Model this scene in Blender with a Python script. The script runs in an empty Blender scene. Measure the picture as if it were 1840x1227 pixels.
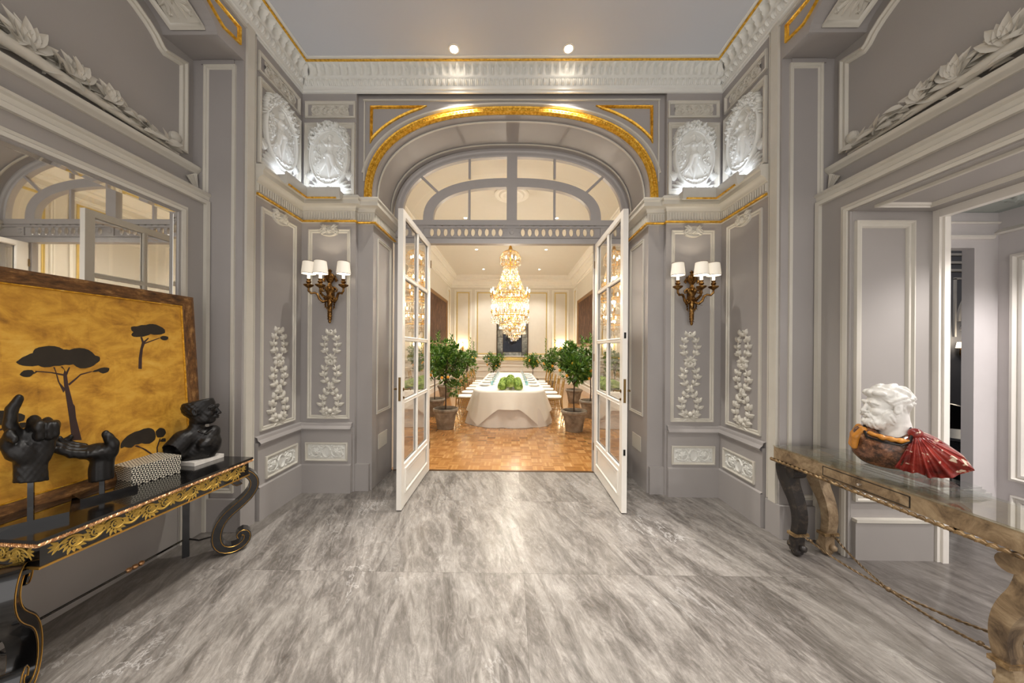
import bpy, bmesh, math, random
import numpy as np
from mathutils import Vector, Matrix
random.seed(7)
PI = math.pi
SC = bpy.context.scene
COL = SC.collection
XC = -0.03            # centre line of the hall
# ---------------------------------------------------------------- materials
def lin(c):
    out = []
    for v in c[:3]:
        v = v / 255.0
        out.append(v / 12.92 if v <= .04045 else ((v + .055) / 1.055) ** 2.4)
    return tuple(out) + (1.0,)
class NT:
    def __init__(s, name):
        s.m = bpy.data.materials.new(name); s.m.use_nodes = True
        s.t = s.m.node_tree; s.b = s.t.nodes['Principled BSDF']
        s.out = s.t.nodes['Material Output']
    def n(s, typ, props=None, **inp):
        nd = s.t.nodes.new(typ)
        for k, v in (props or {}).items(): setattr(nd, k, v)
        for k, v in inp.items():
            key = int(k[1:]) if k[0] == 'i' and k[1:].isdigit() else k.replace('_', ' ')
            s.set(nd.inputs[key], v)
        return nd
    def set(s, sock, v):
        if isinstance(v, bpy.types.NodeSocket): s.t.links.new(v, sock)
        elif isinstance(v, bpy.types.Node): s.t.links.new(v.outputs[0], sock)
        else: sock.default_value = v
    def p(s, **kw):
        for k, v in kw.items(): s.set(s.b.inputs[k.replace('_', ' ')], v)
        return s
    def math(s, op, a, b=0.0, c=0.0):
        return s.n('ShaderNodeMath', {'operation': op}, i0=a, i1=b, i2=c).outputs[0]
    def pos(s):
        return s.n('ShaderNodeNewGeometry').outputs['Position']
    def obj(s):
        return s.n('ShaderNodeTexCoord').outputs['Object']
    def noise(s, vec, scale, detail=4, rough=.55, dist=0.0):
        return s.n('ShaderNodeTexNoise', None, Vector=vec, Scale=scale, Detail=float(detail), Roughness=rough, Distortion=dist).outputs[0]
    def ramp(s, fac, stops):
        r = s.n('ShaderNodeValToRGB', None, Fac=fac); e = r.color_ramp.elements
        while len(e) < len(stops): e.new(.5)
        for q, (ps, c) in zip(e, stops): q.position = ps; q.color = c if len(c) == 4 else lin(c)
        return r.outputs[0]
    def mix(s, fac, a, b, mode='MIX'):
        r = s.n('ShaderNodeMix', {'data_type': 'RGBA', 'blend_type': mode})
        s.set(r.inputs[0], fac); s.set(r.inputs[6], a); s.set(r.inputs[7], b)
        return r.outputs[2]
    def mapping(s, vec, scale=(1, 1, 1), rot=(0, 0, 0), loc=(0, 0, 0)):
        return s.n('ShaderNodeMapping', None, Vector=vec, Scale=scale, Rotation=rot, Location=loc).outputs[0]
    def bump(s, h, strength=.2, dist=.01):
        b = s.n('ShaderNodeBump', None, Height=h, Strength=strength, Distance=dist)
        s.set(s.b.inputs['Normal'], b.outputs[0]); return s
def simple(name, col, rough=.5, metal=0.0, var=.06, scale=6.0, bump=0.0, bscale=60.0, **kw):
    t = NT(name); c = lin(col)
    nz = t.noise(t.pos(), scale, 3)
    lo = tuple(v * (1 - var) for v in c[:3]) + (1,); hi = tuple(min(1, v * (1 + var)) for v in c[:3]) + (1,)
    t.p(Base_Color=t.ramp(nz, [(.3, lo), (.7, hi)]), Roughness=rough, Metallic=metal, **kw)
    if bump: t.bump(t.noise(t.pos(), bscale, 3), bump, .004)
    return t.m
M = {}
M['wall'] = simple('wall_paint_grey', (163, 158, 155), .42, var=.03, scale=1.5)
M['trim'] = simple('cream_paint', (205, 200, 188), .38, var=.03)
M['recess'] = simple('wall_paint_taupe', (161, 156, 151), .45, var=.03, scale=1.2)
M['plaster'] = simple('white_plaster', (222, 221, 214), .55, var=.02)
M['ceiling'] = simple('ceiling_paint', (200, 202, 206), .6, var=.015, scale=.8)
M['doorwhite'] = simple('door_white_paint', (236, 231, 222), .3, var=.02)
M['doorgrey'] = simple('fanlight_grey_paint', (176, 171, 168), .38, var=.03)
M['dwall'] = simple('dining_wall_cream', (222, 217, 206), .5, var=.02)
M['dtrim'] = simple('dining_trim_white', (240, 237, 228), .4, var=.02)
M['dceil'] = simple('dining_ceiling_white', (226, 222, 212), .6, var=.01)
def gold():
    t = NT('gilding'); nz = t.noise(t.pos(), 35, 4)
    t.p(Base_Color=t.ramp(nz, [(.3, (186, 132, 30)), (.55, (236, 184, 62)), (.8, (252, 222, 130))]),
        Roughness=t.math('MULTIPLY_ADD', nz, .25, .22), Metallic=.6)
    t.bump(t.noise(t.pos(), 90, 3), .3, .003); return t.m
M['gold'] = gold()
M['palegold'] = simple('pale_gilding', (214, 190, 120), .35, .6)
def marble():
    t = NT('grey_veined_marble'); P = t.pos()
    sx = t.n('ShaderNodeSeparateXYZ', None, Vector=P)
    X, Y = sx.outputs[0], sx.outputs[1]
    row = t.math('FLOOR', t.math('DIVIDE', t.math('SUBTRACT', Y, 2.34), 1.115))
    colx = t.math('ADD', X, t.math('MULTIPLY', t.math('MODULO', t.math('ABSOLUTE', row), 2.0), 1.1))
    col = t.math('FLOOR', t.math('DIVIDE', t.math('SUBTRACT', colx, 1.2), 2.2))
    au = t.math('ABSOLUTE', t.math('ADD', X, .01))
    border = t.math('GREATER_THAN', au, 2.25)
    seed = t.math('ADD', t.math('MULTIPLY', row, 3.7), t.math('MULTIPLY', col, 5.3))
    seed = t.math('MULTIPLY', seed, t.math('MULTIPLY', .12, t.math('SUBTRACT', 1.0, border)))
    # streaks run along the hall, leaning a little
    xx = t.math('MULTIPLY', t.math('ADD', X, t.math('MULTIPLY', Y, .28)), 4.6)
    v = t.n('ShaderNodeCombineXYZ', None, X=xx, Y=t.math('MULTIPLY', Y, 1.25), Z=seed).outputs[0]
    n1 = t.noise(v, 1.05, 9, .7, .95)
    n2 = t.noise(v, 4.2, 9, .76, 1.6)
    c1 = t.ramp(n1, [(.36, (76, 71, 66)), (.45, (104, 99, 94)), (.52, (134, 129, 123)), (.63, (160, 155, 149))])
    c2 = t.ramp(n2, [(.36, (72, 68, 63)), (.5, (120, 115, 110)), (.63, (168, 163, 157))])
    c = t.mix(.42, c1, c2)
    v2 = t.n('ShaderNodeCombineXYZ', None, X=t.math('MULTIPLY', xx, .45), Y=t.math('MULTIPLY', Y, 1.3), Z=t.math('ADD', seed, 9)).outputs[0]
    vein = t.math('ABSOLUTE', t.math('SUBTRACT', t.noise(v2, .8, 6, .62, .5), .5))
    msk = t.ramp(t.noise(t.mapping(P, (.5, .5, .5)), 2.2, 2), [(.52, (0, 0, 0)), (.66, (255, 255, 255))])
    c = t.mix(t.math('MULTIPLY', msk, t.math('MULTIPLY', .38, t.ramp(vein, [(0, (255, 255, 255)), (.009, (0, 0, 0))]))), c, lin((222, 220, 217)))
    vein2 = t.math('ABSOLUTE', t.math('SUBTRACT', t.noise(v2, 2.7, 7, .75, 1.6), .52))
    c = t.mix(t.math('MULTIPLY', .55, t.ramp(vein2, [(0, (255, 255, 255)), (.012, (0, 0, 0))])), c, lin((92, 88, 84)))
    c = t.mix(t.math('MULTIPLY', border, .38), c, lin((92, 86, 80)))
    # fine joints between the slabs
    def near(val, off, per, w):
        q = t.math('FRACT', t.math('DIVIDE', t.math('SUBTRACT', val, off), per))
        q = t.math('ABSOLUTE', t.math('SUBTRACT', q, .5))
        return t.math('GREATER_THAN', q, .5 - w / per)
    j = t.math('MAXIMUM', near(Y, 2.34, 1.115, .0016), t.math('MULTIPLY', near(colx, 1.2, 2.2, .0016), t.math('SUBTRACT', 1.0, border)))
    j = t.math('MAXIMUM', j, t.math('LESS_THAN', t.math('ABSOLUTE', t.math('SUBTRACT', au, 2.25)), .0016))
    c = t.mix(t.math('MULTIPLY', j, .6), c, lin((80, 76, 72)))
    t.p(Base_Color=c, Roughness=t.math('MULTIPLY_ADD', n2, .12, .24))
    return t.m
M['marble'] = marble()
def parquet():
    t = NT('oak_mosaic_parquet'); P = t.pos()
    sx = t.n('ShaderNodeSeparateXYZ', None, Vector=P); S = .15
    fx = t.math('DIVIDE', sx.outputs[0], S); fy = t.math('DIVIDE', sx.outputs[1], S)
    ix, iy = t.math('FLOOR', fx), t.math('FLOOR', fy)
    ch = t.math('FLOORED_MODULO', t.math('ADD', ix, iy), 2.0)
    u = t.math('FRACT', fx); v = t.math('FRACT', fy)
    inv = t.math('SUBTRACT', 1.0, ch)
    along = t.math('ADD', t.math('MULTIPLY', u, ch), t.math('MULTIPLY', v, inv))
    st = t.math('FLOOR', t.math('MULTIPLY', along, 5.0))
    wv = t.n('ShaderNodeCombineXYZ', None, X=ix, Y=iy, Z=st).outputs[0]
    wn = t.n('ShaderNodeTexWhiteNoise', {'noise_dimensions': '3D'}, Vector=wv).outputs[0]
    wc = t.n('ShaderNodeTexWhiteNoise', {'noise_dimensions': '2D'}, Vector=wv).outputs[0]
    f = t.math('ADD', t.math('MULTIPLY', wn, .45), t.math('ADD', t.math('MULTIPLY', wc, .35), t.math('MULTIPLY', ch, .2)))
    c = t.ramp(f, [(.1, (140, 92, 46)), (.5, (178, 126, 72)), (.95, (206, 158, 102))])
    g = t.noise(t.mapping(P, (8, 8, 8)), 6, 4)
    c = t.mix(t.math('MULTIPLY', g, .25), c, lin((120, 76, 36)))
    e = t.math('FRACT', t.math('MULTIPLY', along, 5.0))
    e = t.math('GREATER_THAN', t.math('ABSOLUTE', t.math('SUBTRACT', e, .5)), .47)
    c = t.mix(t.math('MULTIPLY', e, .35), c, lin((92, 56, 26)))
    t.p(Base_Color=c, Roughness=.2, Coat_Weight=.5, Coat_Roughness=.08); return t.m
M['parquet'] = parquet()
def glass(name='clear_glass', tint=(1, 1, 1, 1), ior=1.5, extra=.02, rough=0.0, mul=1.5):
    t = NT(name); nt = t.t
    bf = t.n('ShaderNodeNewGeometry').outputs['Backfacing']
    fr = t.n('ShaderNodeFresnel', None, IOR=t.math('MULTIPLY_ADD', bf, 1 / ior - ior, ior))      # same reflectance from both sides of the pane
    tr = t.n('ShaderNodeBsdfTransparent', None, Color=tint); gl = t.n('ShaderNodeBsdfGlossy', None, Roughness=rough)
    mx = t.n('ShaderNodeMixShader', None, i0=t.math('MINIMUM', t.math('ADD', t.math('MULTIPLY', fr, mul), extra), 1.0), i1=tr, i2=gl)
    nt.links.new(mx.outputs[0], t.out.inputs[0]); return t.m
M['glass'] = glass()
M['doorglass'] = glass('polished_door_glass', mul=2.4, extra=.04)
def mirror():
    t = NT('silvered_mirror'); t.p(Base_Color=(.86, .86, .83, 1), Metallic=1.0, Roughness=.015); return t.m
M['mirror'] = mirror()
def emit(name, col, st):
    t = NT(name); t.p(Base_Color=(.8, .8, .8, 1), Emission_Color=lin(col), Emission_Strength=st); return t.m
# ---------------------------------------------------------------- mesh tools
class MB:
    def __init__(s): s.v = []; s.f = []; s.uv = None
    def add(s, vs, fs):
        o = len(s.v); s.v.extend([tuple(p) for p in vs]); s.f.extend([tuple(i + o for i in f) for f in fs]); return s
    def box(s, x0, x1, y0, y1, z0, z1):
        vs = [(x, y, z) for x in (x0, x1) for y in (y0, y1) for z in (z0, z1)]
        return s.add(vs, [(0, 1, 3, 2), (4, 6, 7, 5), (0, 4, 5, 1), (2, 3, 7, 6), (0, 2, 6, 4), (1, 5, 7, 3)])
    def fbox(s, F, a0, a1, b0, b1, n0, n1):
        vs = [F(a, b, n) for a in (a0, a1) for b in (b0, b1) for n in (n0, n1)]
        return s.add(vs, [(0, 1, 3, 2), (4, 6, 7, 5), (0, 4, 5, 1), (2, 3, 7, 6), (0, 2, 6, 4), (1, 5, 7, 3)])
    def grid(s, rows, closeu=False, closev=False):
        nu = len(rows); nv = len(rows[0]); vs = [p for r in rows for p in r]; fs = []
        for i in range(nu if closeu else nu - 1):
            for j in range(nv if closev else nv - 1):
                a = i * nv + j; b = i * nv + (j + 1) % nv; c = ((i + 1) % nu) * nv + (j + 1) % nv; d = ((i + 1) % nu) * nv + j
                fs.append((a, b, c, d))
        return s.add(vs, fs)
    def mould(s, F, pts, prof, closed=True, caps=True):
        """sweep prof [(d, n)] along 2-d pts in the plane of F, mitred; d is measured to the left of the path"""
        n = len(pts); rows = []
        for i in range(n):
            p = Vector(pts[i]).to_2d()
            if closed or 0 < i < n - 1:
                e0 = (p - Vector(pts[i - 1]).to_2d()).normalized(); e1 = (Vector(pts[(i + 1) % n]).to_2d() - p).normalized()
            elif i == 0: e0 = e1 = (Vector(pts[1]).to_2d() - p).normalized()
            else: e0 = e1 = (p - Vector(pts[i - 1]).to_2d()).normalized()
            n0 = Vector((-e0.y, e0.x)); n1 = Vector((-e1.y, e1.x))
            m = (n0 + n1) / max(.15, 1 + n0.dot(n1))
            rows.append([F(p.x + m.x * d, p.y + m.y * d, h) for d, h in prof])
        s.grid(rows, closeu=closed)
        if not closed and caps:
            k = len(prof)
            s.add(rows[0], [tuple(range(k))]); s.add(rows[-1], [tuple(range(k))[::-1]])
        return s
    def tube(s, path, rad, seg=8, closed=False, caps=True, flat=1.0):
        P = [Vector(p) for p in path]; n = len(P)
        R = rad if hasattr(rad, '__len__') else [rad] * n
        rows = []; up = None
        for i in range(n):
            if closed: t = (P[(i + 1) % n] - P[i - 1])
            else: t = P[min(i + 1, n - 1)] - P[max(i - 1, 0)]
            t = t.normalized() if t.length > 1e-9 else Vector((0, 0, 1))
            if up is None:
                up = Vector((0, 0, 1)) if abs(t.z) < .9 else Vector((1, 0, 0))
            a = (up - t * up.dot(t)); a = a.normalized() if a.length > 1e-6 else t.orthogonal().normalized(); up = a
            b = t.cross(a)
            rows.append([tuple(P[i] + (a * math.cos(2 * PI * k / seg) + b * math.sin(2 * PI * k / seg) * flat) * R[i]) for k in range(seg)])
        s.grid(rows, closeu=closed, closev=True)
        if caps and not closed:
            s.add(rows[0], [tuple(range(seg))[::-1]]); s.add(rows[-1], [tuple(range(seg))])
        return s
    def lathe(s, prof, c=(0, 0, 0), seg=24, F=None, sx=1.0, sy=1.0):
        rows = []
        for r, z in prof:
            rows.append([(c[0] + r * math.cos(2 * PI * k / seg) * sx, c[1] + r * math.sin(2 * PI * k / seg) * sy, c[2] + z) for k in range(seg)])
        if F: rows = [[F(*p) for p in r] for r in rows]
        s.grid(rows, closev=True)
        s.add(rows[0], [tuple(range(seg))[::-1]]); s.add(rows[-1], [tuple(range(seg))])
        return s
    def ball(s, c, r, seg=10, sx=1, sy=1, sz=1, rng=5):
        prof = [(max(1e-4, r * math.sin(PI * i / rng)), -r * math.cos(PI * i / rng) * sz) for i in range(rng + 1)]
        return s.lathe(prof, c, seg, None, sx, sy)
    def prism(s, poly, F, n0, n1):
        k = len(poly)
        vs = [F(a, b, n0) for a, b in poly] + [F(a, b, n1) for a, b in poly]
        fs = [tuple(range(k))[::-1], tuple(range(k, 2 * k))] + [(i, (i + 1) % k, k + (i + 1) % k, k + i) for i in range(k)]
        return s.add(vs, fs)
    def leaf(s, base, d, nrm, L, W, curl=.25, seg=4, cup=.25, tipw=.0):
        d = Vector(d).normalized(); nrm = Vector(nrm); nrm = (nrm - d * nrm.dot(d))
        nrm = nrm.normalized() if nrm.length > 1e-6 else d.orthogonal().normalized()
        sd = d.cross(nrm); base = Vector(base); rows = []
        for i in range(seg + 1):
            t = i / seg; w = W * .5 * (math.sin(PI * (t ** .85)) * (1 - .15 * t) + .04 + tipw * t)
            c = base + d * (L * t) + nrm * (curl * L * (t - t * t * 1.6))
            rows.append([tuple(c - sd * w + nrm * (cup * w)), tuple(c), tuple(c + sd * w + nrm * (cup * w))])
        return s.grid(rows)
    def xf(s, mat):
        s.v = [tuple(mat @ Vector(p)) for p in s.v]; return s
    def build(s, name, mat, parent=None, smooth=True, angle=38, fix=True, weld=True):
        me = bpy.data.meshes.new(name); me.from_pydata(s.v, [], s.f); me.update()
        bm = bmesh.new(); bm.from_mesh(me)
        if weld: bmesh.ops.remove_doubles(bm, verts=bm.verts, dist=1e-5)
        loose = [v for v in bm.verts if not v.link_faces]
        if loose: bmesh.ops.delete(bm, geom=loose, context='VERTS')
        if fix: bmesh.ops.recalc_face_normals(bm, faces=bm.faces)
        if smooth:
            for f in bm.faces: f.smooth = True
            ca = math.radians(angle)
            for e in bm.edges:
                if len(e.link_faces) != 2: e.smooth = False
                else:
                    try:
                        if e.calc_face_angle() > ca: e.smooth = False
                    except ValueError: pass
        bm.to_mesh(me); bm.free()
        o = bpy.data.objects.new(name, me); COL.objects.link(o)
        if mat is not None: me.materials.append(mat)
        if parent is not None: o.parent = parent
        return o
def tag(o, label=None, cat=None, group=None, kind=None):
    if label: o['label'] = label
    if cat: o['category'] = cat
    if group: o['group'] = group
    if kind: o['kind'] = kind
    return o
def empty(name, label, cat, loc=(0, 0, 0), rz=0.0, group=None, kind=None):
    o = bpy.data.objects.new(name, None); COL.objects.link(o); o.empty_display_size = .05
    o.location = loc; o.rotation_euler = (0, 0, rz)
    return tag(o, label, cat, group, kind)
def copy_tree(o, parent=None):
    c = o.copy(); COL.objects.link(c)
    if parent is not None: c.parent = parent
    for ch in list(o.children): copy_tree(ch, c)
    return c
def side(s, u):   # frame of a wall that faces the centre line: a = Y, b = Z, n = out of the wall
    return lambda a, b, n: (XC + s * (u - n), a, b)
def front(s, Y):  # frame of a wall that faces the entrance: a = distance from centre, b = Z
    return lambda a, b, n: (XC + s * a, Y - n, b)
def plan(s):
    return lambda a, b, n: (XC + s * a, b, n)
def rect(a0, a1, b0, b1): return [(a0, b0), (a1, b0), (a1, b1), (a0, b1)]
def pprof(w=.04, h=.018):
    return [(0, 0), (0, h), (w * .25, h * 1.15), (w * .42, h * .55), (w * .6, h * .75), (w * .8, h * .7), (w, h * .1), (w, 0)]
def superell(hw, rise, z0, n=2.5, k=48):
    pts = []
    for i in range(k + 1):
        t = PI * i / k; c, s_ = math.cos(t), math.sin(t)
        pts.append((math.copysign(abs(c) ** (2 / n), c) * hw, z0 + rise * s_ ** (2 / n)))
    return pts
# ---------------------------------------------------------------- reliefs (bas-relief grids)
class Relief:
    def __init__(s, w, h, nx, ny, ox=0.0, oy=0.0):
        s.x = np.linspace(-w / 2, w / 2, nx) + ox; s.y = np.linspace(-h / 2, h / 2, ny) + oy
        s.X, s.Y = np.meshgrid(s.x, s.y, indexing='ij'); s.H = np.zeros_like(s.X)
    def _put(s, h): s.H = np.maximum(s.H, h)
    def cap(s, x0, y0, x1, y1, r0, r1, base=0.0, k=1.0):
        dx, dy = x1 - x0, y1 - y0; L2 = dx * dx + dy * dy + 1e-12
        t = np.clip(((s.X - x0) * dx + (s.Y - y0) * dy) / L2, 0, 1)
        d2 = (s.X - x0 - t * dx) ** 2 + (s.Y - y0 - t * dy) ** 2; r = r0 + (r1 - r0) * t
        h = np.where(d2 < r * r, base + k * np.sqrt(np.maximum(r * r - d2, 0)), 0); s._put(h); return s
    def blob(s, x, y, rx, ry, rot=0.0, h=.01, base=0.0):
        c, q = math.cos(rot), math.sin(rot); u = ((s.X - x) * c + (s.Y - y) * q) / rx; v = (-(s.X - x) * q + (s.Y - y) * c) / ry
        d = u * u + v * v; s._put(np.where(d < 1, base + h * np.sqrt(np.maximum(1 - d, 0)), 0)); return s
    def leaf(s, x, y, ang, L, W, h=.01, base=0.0, rib=.3):
        c, q = math.cos(ang), math.sin(ang); u = ((s.X - x) * c + (s.Y - y) * q) / L; v = (-(s.X - x) * q + (s.Y - y) * c)
        inside = (u > 0) & (u < 1); w = W * .5 * np.sin(PI * np.clip(u, 0, 1) ** .8) + 1e-6
        q2 = np.abs(v) / w; hh = base + h * (np.sqrt(np.maximum(1 - q2 * q2, 0)) - rib * np.exp(-(q2 / .15) ** 2)) * (.55 + .45 * np.sin(PI * np.clip(u, 0, 1)))
        s._put(np.where(inside & (q2 < 1), np.maximum(hh, base + .1 * h), 0)); return s
    def ring(s, x, y, rx, ry, t, h, base=0.0):
        d = np.sqrt(((s.X - x) / rx) ** 2 + ((s.Y - y) / ry) ** 2); m = (rx + ry) / 2; q = np.abs(d - 1) * m / t
        s._put(np.where(q < 1, base + h * np.sqrt(np.maximum(1 - q * q, 0)), 0)); return s
    def rosette(s, x, y, r, n=8, h=.01, base=0.0):
        for i in range(n): s.leaf(x, y, 2 * PI * i / n + .2, r, r * .62, h, base, .35)
        for i in range(n): s.leaf(x, y, 2 * PI * (i + .5) / n + .2, r * .62, r * .42, h * 1.3, base, .3)
        return s.blob(x, y, r * .2, r * .2, 0, h * 1.8, base)
    def mesh(s, mb, F, a0, b0, eps=None, flip=1, nz=.0, back=0.0):
        H = s.H; nx, ny = H.shape
        if nz: H = H + nz * (np.sin(s.X * 531 + s.Y * 217) * np.sin(s.Y * 443 - s.X * 128)) * (H > 0)
        o = len(mb.v)
        mb.v.extend([F(a0 + flip * float(s.x[i]), b0 + float(s.y[j]), float(H[i, j]) + back) for i in range(nx) for j in range(ny)])
        for i in range(nx - 1):
            for j in range(ny - 1):
                if eps is not None and max(H[i, j], H[i + 1, j], H[i, j + 1], H[i + 1, j + 1]) < eps: continue
                a = o + i * ny + j; mb.f.append((a, a + 1, a + ny + 1, a + ny))
        return mb
# ================================================================ THE HALL
YB, YP, YJ, YD = 3.64, 3.69, 2.84, 4.31        # bay wall, arch wall, jamb of side recess, door partition
UW, UR, US = 2.41, 2.87, 2.73                  # side wall, lunette wall, face of surround
ZC, ZSP, ZCR = 4.88, 3.38, 4.375               # ceiling, arch spring, arch crown
def struct(o): return tag(o, kind='structure')
# floor and ceiling
f = MB().box(-4.9, 4.6, -1.6, 4.31, -.1, 0); struct(f.build('floor', M['marble']))
c = MB().box(XC - UW - .05, XC + UW + .05, -1.6, 3.75, ZC, ZC + .1); struct(c.build('ceiling', M['ceiling']))
thr = MB().box(-1.6, 1.6, 4.285, 4.33, -.02, .004); struct(thr.build('trim_1', simple('threshold_brass', (90, 62, 36), .35, .5)))

wall_s = {}
for s, nm in ((-1, 'left'), (1, 'right')):
    w = MB()
    # straight piece of side wall between jamb and back wall
    w.fbox(side(s, UW), YJ, YB + .1, 0, ZC, -.5, 0)
    # haunch + arch above the recess on the plane of the side wall, with its soffit
    arc = [(YJ + .01, 4.245), (2.60, 4.225), (2.585, 4.225)]
    cy = 1.15; hw = 2.585 - cy; rise = .34
    for k in range(1, 40):
        t = PI * k / 40; cc, ss = math.cos(t), math.sin(t)
        arc.append((cy + cc * hw, 4.225 + rise * ss))
    arc += [(cy - hw, 4.225), (cy - hw - .25, 4.225)]
    F = side(s, UW); top = []
    arc[0] = (YJ, 4.245)
    w.grid([[F(a, b, 0), F(a, ZC, 0), F(a, ZC, -.5), F(a, b, -.5)] for a, b in arc], closev=True)      # solid spandrel with its soffit
    w.add([F(arc[0][0], arc[0][1], 0), F(arc[0][0], ZC, 0), F(arc[0][0], ZC, -.5), F(arc[0][0], arc[0][1], -.5)], [(0, 1, 2, 3)])
    w.fbox(side(s, UW), -1.6, cy - hw - .25, 0, ZC, -.5, 0)
    wall_s[s] = struct(w.build('wall_' + nm, M['wall'], smooth=False))
    # recess wall with opening (right) or mirror (left)
    r = MB()
    if s == 1:
        r.fbox(side(s, UR), -1.6, YJ + .0, 3.0, 4.7, -.12, 0)
        r.fbox(side(s, US), 2.572, YJ, 0, 3.03, -.018, 0)
        r.fbox(side(s, US), -1.6, 2.572, 2.777, 3.03, -.12, 0)
        r.fbox(side(s, 2.83), -1.6, YJ, 3.03, 3.25, -.03, 0)
    else:
        r.fbox(side(s, UR), -1.6, YJ + .0, 0, 4.7, -.12, 0)
        r.fbox(side(s, US), 2.60, YJ, 0, 3.03, -.13, 0)
        r.fbox(side(s, US), -1.6, 2.60, 2.775, 3.03, -.13, 0)
        r.fbox(side(s, US), -1.6, 2.60, 0, .84, -.13, -.005)
        r.fbox(side(s, 2.83), -1.6, YJ, 3.03, 3.25, -.03, 0)
    r.build('recess_wall', M['recess'], wall_s[s], smooth=False)
    if s == 1:      # deep reveal of the side opening
        q = MB()
        q.box(XC + US + .02, XC + 3.46, 2.57, 2.69, 0, 2.90)
        q.box(XC + US + .02, XC + 3.46, -1.6, 2.565, 2.775, 2.9)
        q.box(XC + US + .001, XC + US + .019, -1.6, 2.60, 2.7755, 2.85)
        q.box(XC + US + .001, XC + US + .019, 2.5705, 2.60, 0, 2.774)
        Fq = lambda a, b, n: (XC + a, 2.57 - n, b)
        q.fbox(Fq, US + .03, 3.37, 0, .30, 0.0005, .03)
        q.build('opening_reveal', M['recess'], wall_s[s], smooth=False)
        q = MB()
        q.mould(Fq, rect(2.765, 3.225, .46, 2.695), pprof(.055, .025))
        Fs = lambda a, b, n: (XC + a, b, 2.775 - n)
        q.mould(Fs, rect(2.80, 3.22, .2, 2.46), pprof(.05, .02))
        q.fbox(Fq, US + .03, 3.37, .30, .325, 0.0005, .04)
        q.build('reveal_moulding', M['trim'], wall_s[s])
        q = MB()
        q.box(XC + 3.385, XC + 3.475, 2.53, 2.572, 0, 2.79); q.box(XC + 3.385, XC + 3.44, -1.6, 2.529, 2.715, 2.79)
        q.box(XC + 3.41, XC + 3.455, 2.515, 2.5295, 0, 2.714)
        q.build('door_casing', M['doorwhite'], wall_s[s])
    # mouldings of the surround
    t = MB(); F = side(s, US)
    t.mould(F, [(-1.6, 2.93), (2.80, 2.93), (2.80, 0)], [(0, 0), (0, .03), (.03, .035), (.045, .012), (.075, .018), (.085, .035), (.105, .03), (.11, 0)], closed=False)
    ie = 2.585 if s == 1 else 2.612
    t.mould(F, [(-1.6, 2.785), (ie, 2.785), (ie, 0)], [(0, 0), (0, .012), (.02, .02), (.03, .006), (.05, .006), (.05, 0)], closed=False)
    # shelf over the surround
    t.mould(lambda a, b, n: (XC + s * (2.83 - a), b, n), [(0, -1.6), (0, 2.838)], [(.0, 3.205), (-.012, 3.21), (-.02, 3.225), (-.038, 3.235), (-.045, 3.245), (-.045, 3.268), (-.03, 3.275), (.04, 3.275)], closed=False)
    # scalloped corbel end of the shelf
    for k in range(5):
        G8 = side(s, 2.83); t.tube([G8(2.80 - .016 * k, 3.20 - .012 * k, .025), G8(2.838, 3.04 + .004 * k, .012)], [.014, .008], 6)
    # lunette frame following the arch
    aa = [(2.775, 3.36), (2.775, 4.165), (2.60, 4.12)]
    for k in range(0, 24):
        tt = .17 + (PI - .34) * k / 23; cc, ss = math.cos(tt), math.sin(tt)
        aa.append((cy + cc * (hw + .02), 4.055 + (rise + .10) * ss))
    aa += [(cy - hw - .02, 4.12), (cy - hw - .2, 4.165), (cy - hw - .2, 3.36)]
    t.mould(side(s, UR), aa, pprof(.055, .028))
    t.build('surround_moulding', M['trim'], wall_s[s])
    # jamb: the face that looks down the hall
    t = MB(); F = front(s, YJ)
    t.mould(F, rect(2.475, 2.765, .34, 4.20), pprof(.04, .016))
    t.build('panel_moulding', M['trim'], wall_s[s])
    t = MB()
    t.fbox(front(s, YJ), UW + .001, UR, 0, .29, 0.001, .03)
    t.fbox(side(s, UW), YJ - .031, YJ + .13, 0, .291, 0.001, .021)
    # little ledge under the haunch
    t.fbox(front(s, YJ), UW + .08, UR - .08, 4.205, 4.24, 0, .012)
    t.build('jamb_base', M['wall'], wall_s[s], smooth=False)
    # corner strip, front of the side wall
    t = MB(); t.fbox(side(s, UW), YJ + .02, YJ + .10, .29, 4.60, 0, .022); t.fbox(side(s, UW), YJ + .115, YJ + .13, 0.3, 4.60, 0, .012)
    t.build('corner_strip', M['trim'], wall_s[s])
    # --- dado, panels of side wall bay and of the frontal bay
    b = MB()
    for F, a0, a1 in ((side(s, UW), 2.99, YB), (front(s, YB), 1.80, UW)):
        b.fbox(F, a0, a1, 0, .31, 0, .05); b.fbox(F, a0, a1, .31, .74, 0, .032)
    b.fbox(front(s, YP), 1.62, 1.80, 0, .31, 0, .035)
    b.build('plinth', M['wall'], wall_s[s], smooth=False)
    t = MB(); P = plan(s)
    path = [(UW, 2.99), (UW, YB), (1.80, YB), (1.80, YP), (1.60, YP)]
    sg = -1
    for z0, prof in ((.0, [(.05, .31), (.05, .318), (.032, .33)]),
                     (.0, [(.032, .71), (.05, .715), (.06, .735), (.05, .75), (.03, .765), (.025, .79), (0, .80)])):
        t.mould(P, path[:3], [(sg * -d, z) for d, z in prof] if True else prof, closed=False, caps=False)
    t.build('dado_moulding', M['wall'], wall_s[s])
    t = MB(); g = MB(); fl = MB(); pl = MB()
    bays = ((side(s, UW), 3.045, 3.54, 1), (front(s, YB), 1.84, 2.325, -1))
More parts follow.
